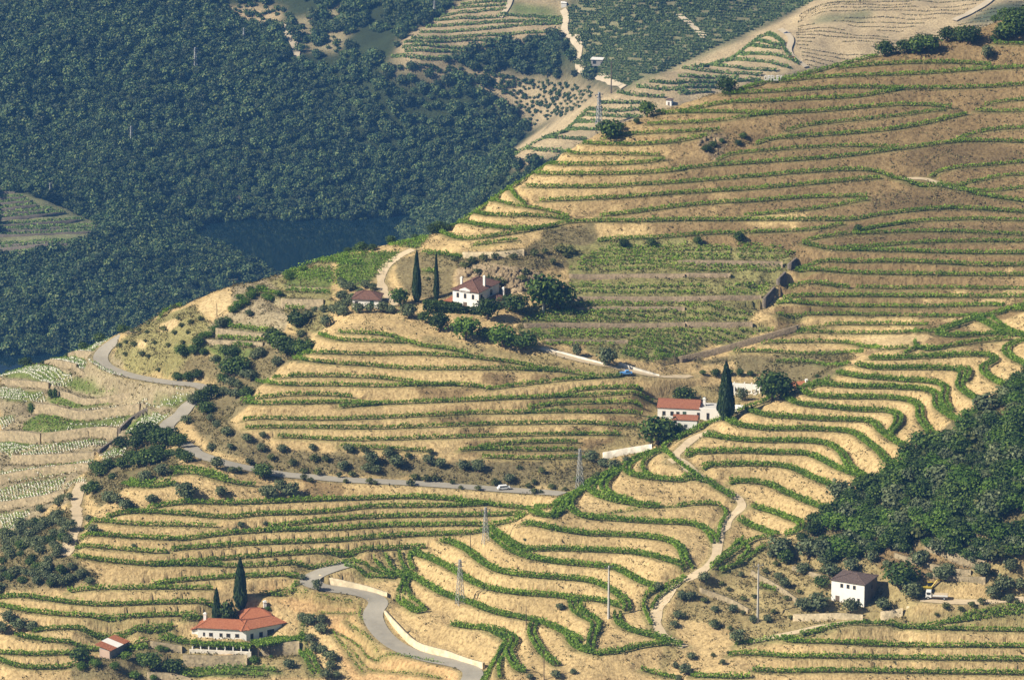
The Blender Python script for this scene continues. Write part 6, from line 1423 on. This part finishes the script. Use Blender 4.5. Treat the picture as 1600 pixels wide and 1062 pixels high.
for s, lb in [('E 440,500 600,440 800,540 960,545 700,585 560,540', 'rough green patch beside the flowery plot'), ('E 330,610 480,590 620,620 960,600 860,660 600,690 400,650', 'long rough green strip on the middle left terrace'), ('E 180,800 330,730 540,760 700,780 500,850 350,885 180,860', 'rough green field above the tall left wall'), ('F 1100,610 960,635 800,640 780,625 1000,620', 'green patch in the gully')]:
    poly = np.array(pts(s)); P_ = cast(poly[:, 0], poly[:, 1]); x0, y0 = P_[:, :2].min(0); x1, y1 = P_[:, :2].max(0); n_ = int((x1-x0)*(y1-y0)*3); X_ = rng.uniform(x0, x1, n_); Y_ = rng.uniform(y0, y1, n_); z = land_h(X_, Y_); px, py = project(X_, Y_, z); k = inpoly(px, py, poly)
    v, f = quads(np.c_[X_, Y_, z+.15][k], np.full(k.sum(), .5), .7); tag(link_mesh('rough_grass', v, f, MAT['vine']), lb, 'grass', None, 'stuff')
# grass tufts and low scrub over the dry ground
T_ = []; V = []
yy2 = rng.uniform(NY0+2, NY1-4, 330000); uu = rng.uniform(-.115, .115, len(yy2)); xx = uu*yy2; iu = ((uu-U0)/DU).astype(int); iy = ((yy2-NY0)/DYN).astype(int)
a_ = np.empty(Hn.size, np.float32); hn.data.attributes['tuft'].data.foreach_get('value', a_); tfm = a_.reshape(Hn.shape)[iy, iu]; k = (rng.random(len(yy2)) < np.clip((tfm-.03)*2.4, 0, .6)) & (roadd[iy, iu] > .5) & (fbm(xx/6, yy2/6, 31, 3) > .42)
c = np.c_[xx, yy2, land_h(xx, yy2)][k]; c = np.repeat(c, 4, 0); c += rng.normal(size=c.shape)*np.array([.35, .35, .15]); c[:, 2] += .25; v, f = quads(c, .38*(.6+.9*rng.random(len(c))), .3)
MAT['dryscrub'] = leafmat('dry_scrub', (.075, .07, .03), (.15, .13, .055), (.26, .22, .10), .1, .05)
tag(link_mesh('dry_scrub', v, f, MAT['dryscrub']), 'low dry scrub and grass tufts scattered over the slopes', 'scrub', None, 'stuff')
# rocks of the outcrop behind the villa
MAT['rock'] = stonemat('rock', (.25, .19, .11), .45, 1.1)
def rocks(name, s, n_, lo, hi, label):
    poly = np.array(pts(s)); V = []; F = []; rr = random.Random(4)
    for x, y in scatter([tuple(p) for p in poly], n_, 2.0, 9):
        c = cast(x, y)[0]; c[2] = land_h(c[0], c[1])[0]; bm = bmesh.new(); bmesh.ops.create_icosphere(bm, subdivisions=2, radius=1.0); s_ = rr.uniform(lo, hi); o_ = len(V); ph = rr.random()*9
        for v_ in bm.verts:
            d_ = .7+.9*rr.random()**2 if abs(v_.co.z) > .1 else 1.0; V.append((c[0]+v_.co.x*s_*d_*.8, c[1]+v_.co.y*s_*d_*.7, c[2]-.35*s_+v_.co.z*s_*d_*1.15))
        F += [[o_+q.index for q in f_.verts] for f_ in bm.faces]; bm.free()
    tag(link_mesh(name, V, np.array(F), MAT['rock']), label, 'rocks', None, 'stuff')
rocks('rock_outcrop', 'A 480,330 560,260 700,230 900,240 1100,260 1230,300 1130,470 900,480 780,430 650,350', 130, .3, 1.2, 'broken rock face of ochre boulders behind the villa')
rocks('boulders', 'T3 90,650 190,630 220,680 170,735 100,700', 22, .3, .9, 'dark boulders on the brown hillside below the lone trees')
rocks('grey_rock', 'T9 780,240 900,180 930,190 860,290 800,300', 16, .4, 1.1, 'grey rock ledge poking out of the lower right wood')
# stone terraces and a jetty wall across the river
sw = [(z_, p) for z_, p in farrows if z_ == 'left']
for i, (z_, p) in enumerate(sorted(sw, key=lambda e: project(*e[1][len(e[1])//2])[1])):
    q = resample(p, 4.0); m_ = len(q); zz = bil(HB, q[:, 0]/q[:, 1], q[:, 1]); fy = q[:, 1]-3.2; V = np.concatenate([np.c_[q[:, 0], fy, zz-3.5], np.c_[q[:, 0], fy, zz+.9], np.c_[q[:, 0], fy+1.2, zz+.95]]); ix = np.arange(m_-1)
    f = np.concatenate([np.stack([ix+a*m_, ix+1+a*m_, ix+1+(a+1)*m_, ix+(a+1)*m_], 1) for a in (0, 1)]); tag(link_mesh('retaining_wall', V, f, WM['dark']), 'dark stone terrace wall across the river at far left, %s' % ordn(i), 'wall', 'terrace walls across the river')
p = trace('T1 560,1048 700,1030 830,1015', 'far', 3.0); V = np.concatenate([np.c_[p[:, :2], np.full(len(p), RIVER-2)], np.c_[p[:, :2], np.full(len(p), RIVER+4.5)], np.c_[p[:, 0], p[:, 1]+2, np.full(len(p), RIVER+4.6)]]); ix = np.arange(len(p)-1); n_ = len(p)
tag(link_mesh('stone_wall', V, np.concatenate([np.stack([ix+a*n_, ix+1+a*n_, ix+1+(a+1)*n_, ix+(a+1)*n_], 1) for a in (0, 1)]), WM['stone']), 'pale stone wall along the far river bank', 'wall')
# faint dry rows on the bare hill
vv = []; pb = np.array(pts('T3 560,40 700,-40 1600,-60 1600,60 1300,220 900,290 600,320 540,200'))
for y in np.arange(2330, 2620, 4.5):
    x = np.arange(.05*y, .13*y, .9); y_ = y+3*np.sin(x/40+y*.02); k = vnoise(x/18, y_/7, 12) > .42; x = x[k]; y_ = y_[k]; z = bil(HB, x/y_, y_); px, py = project(x, y_, z); k = inpoly(px, py, pb); vv.append(np.c_[x, y_, z+.3][k])
c = np.concatenate(vv); v, f = quads(c, np.full(len(c), 1.15), .5); tag(link_mesh('dry_rows', v, f, MAT['dryscrub']), 'thin dry vegetation lines on the bare pale hill behind the crest', 'scrub', None, 'stuff')
bpy.data.meshes  # end
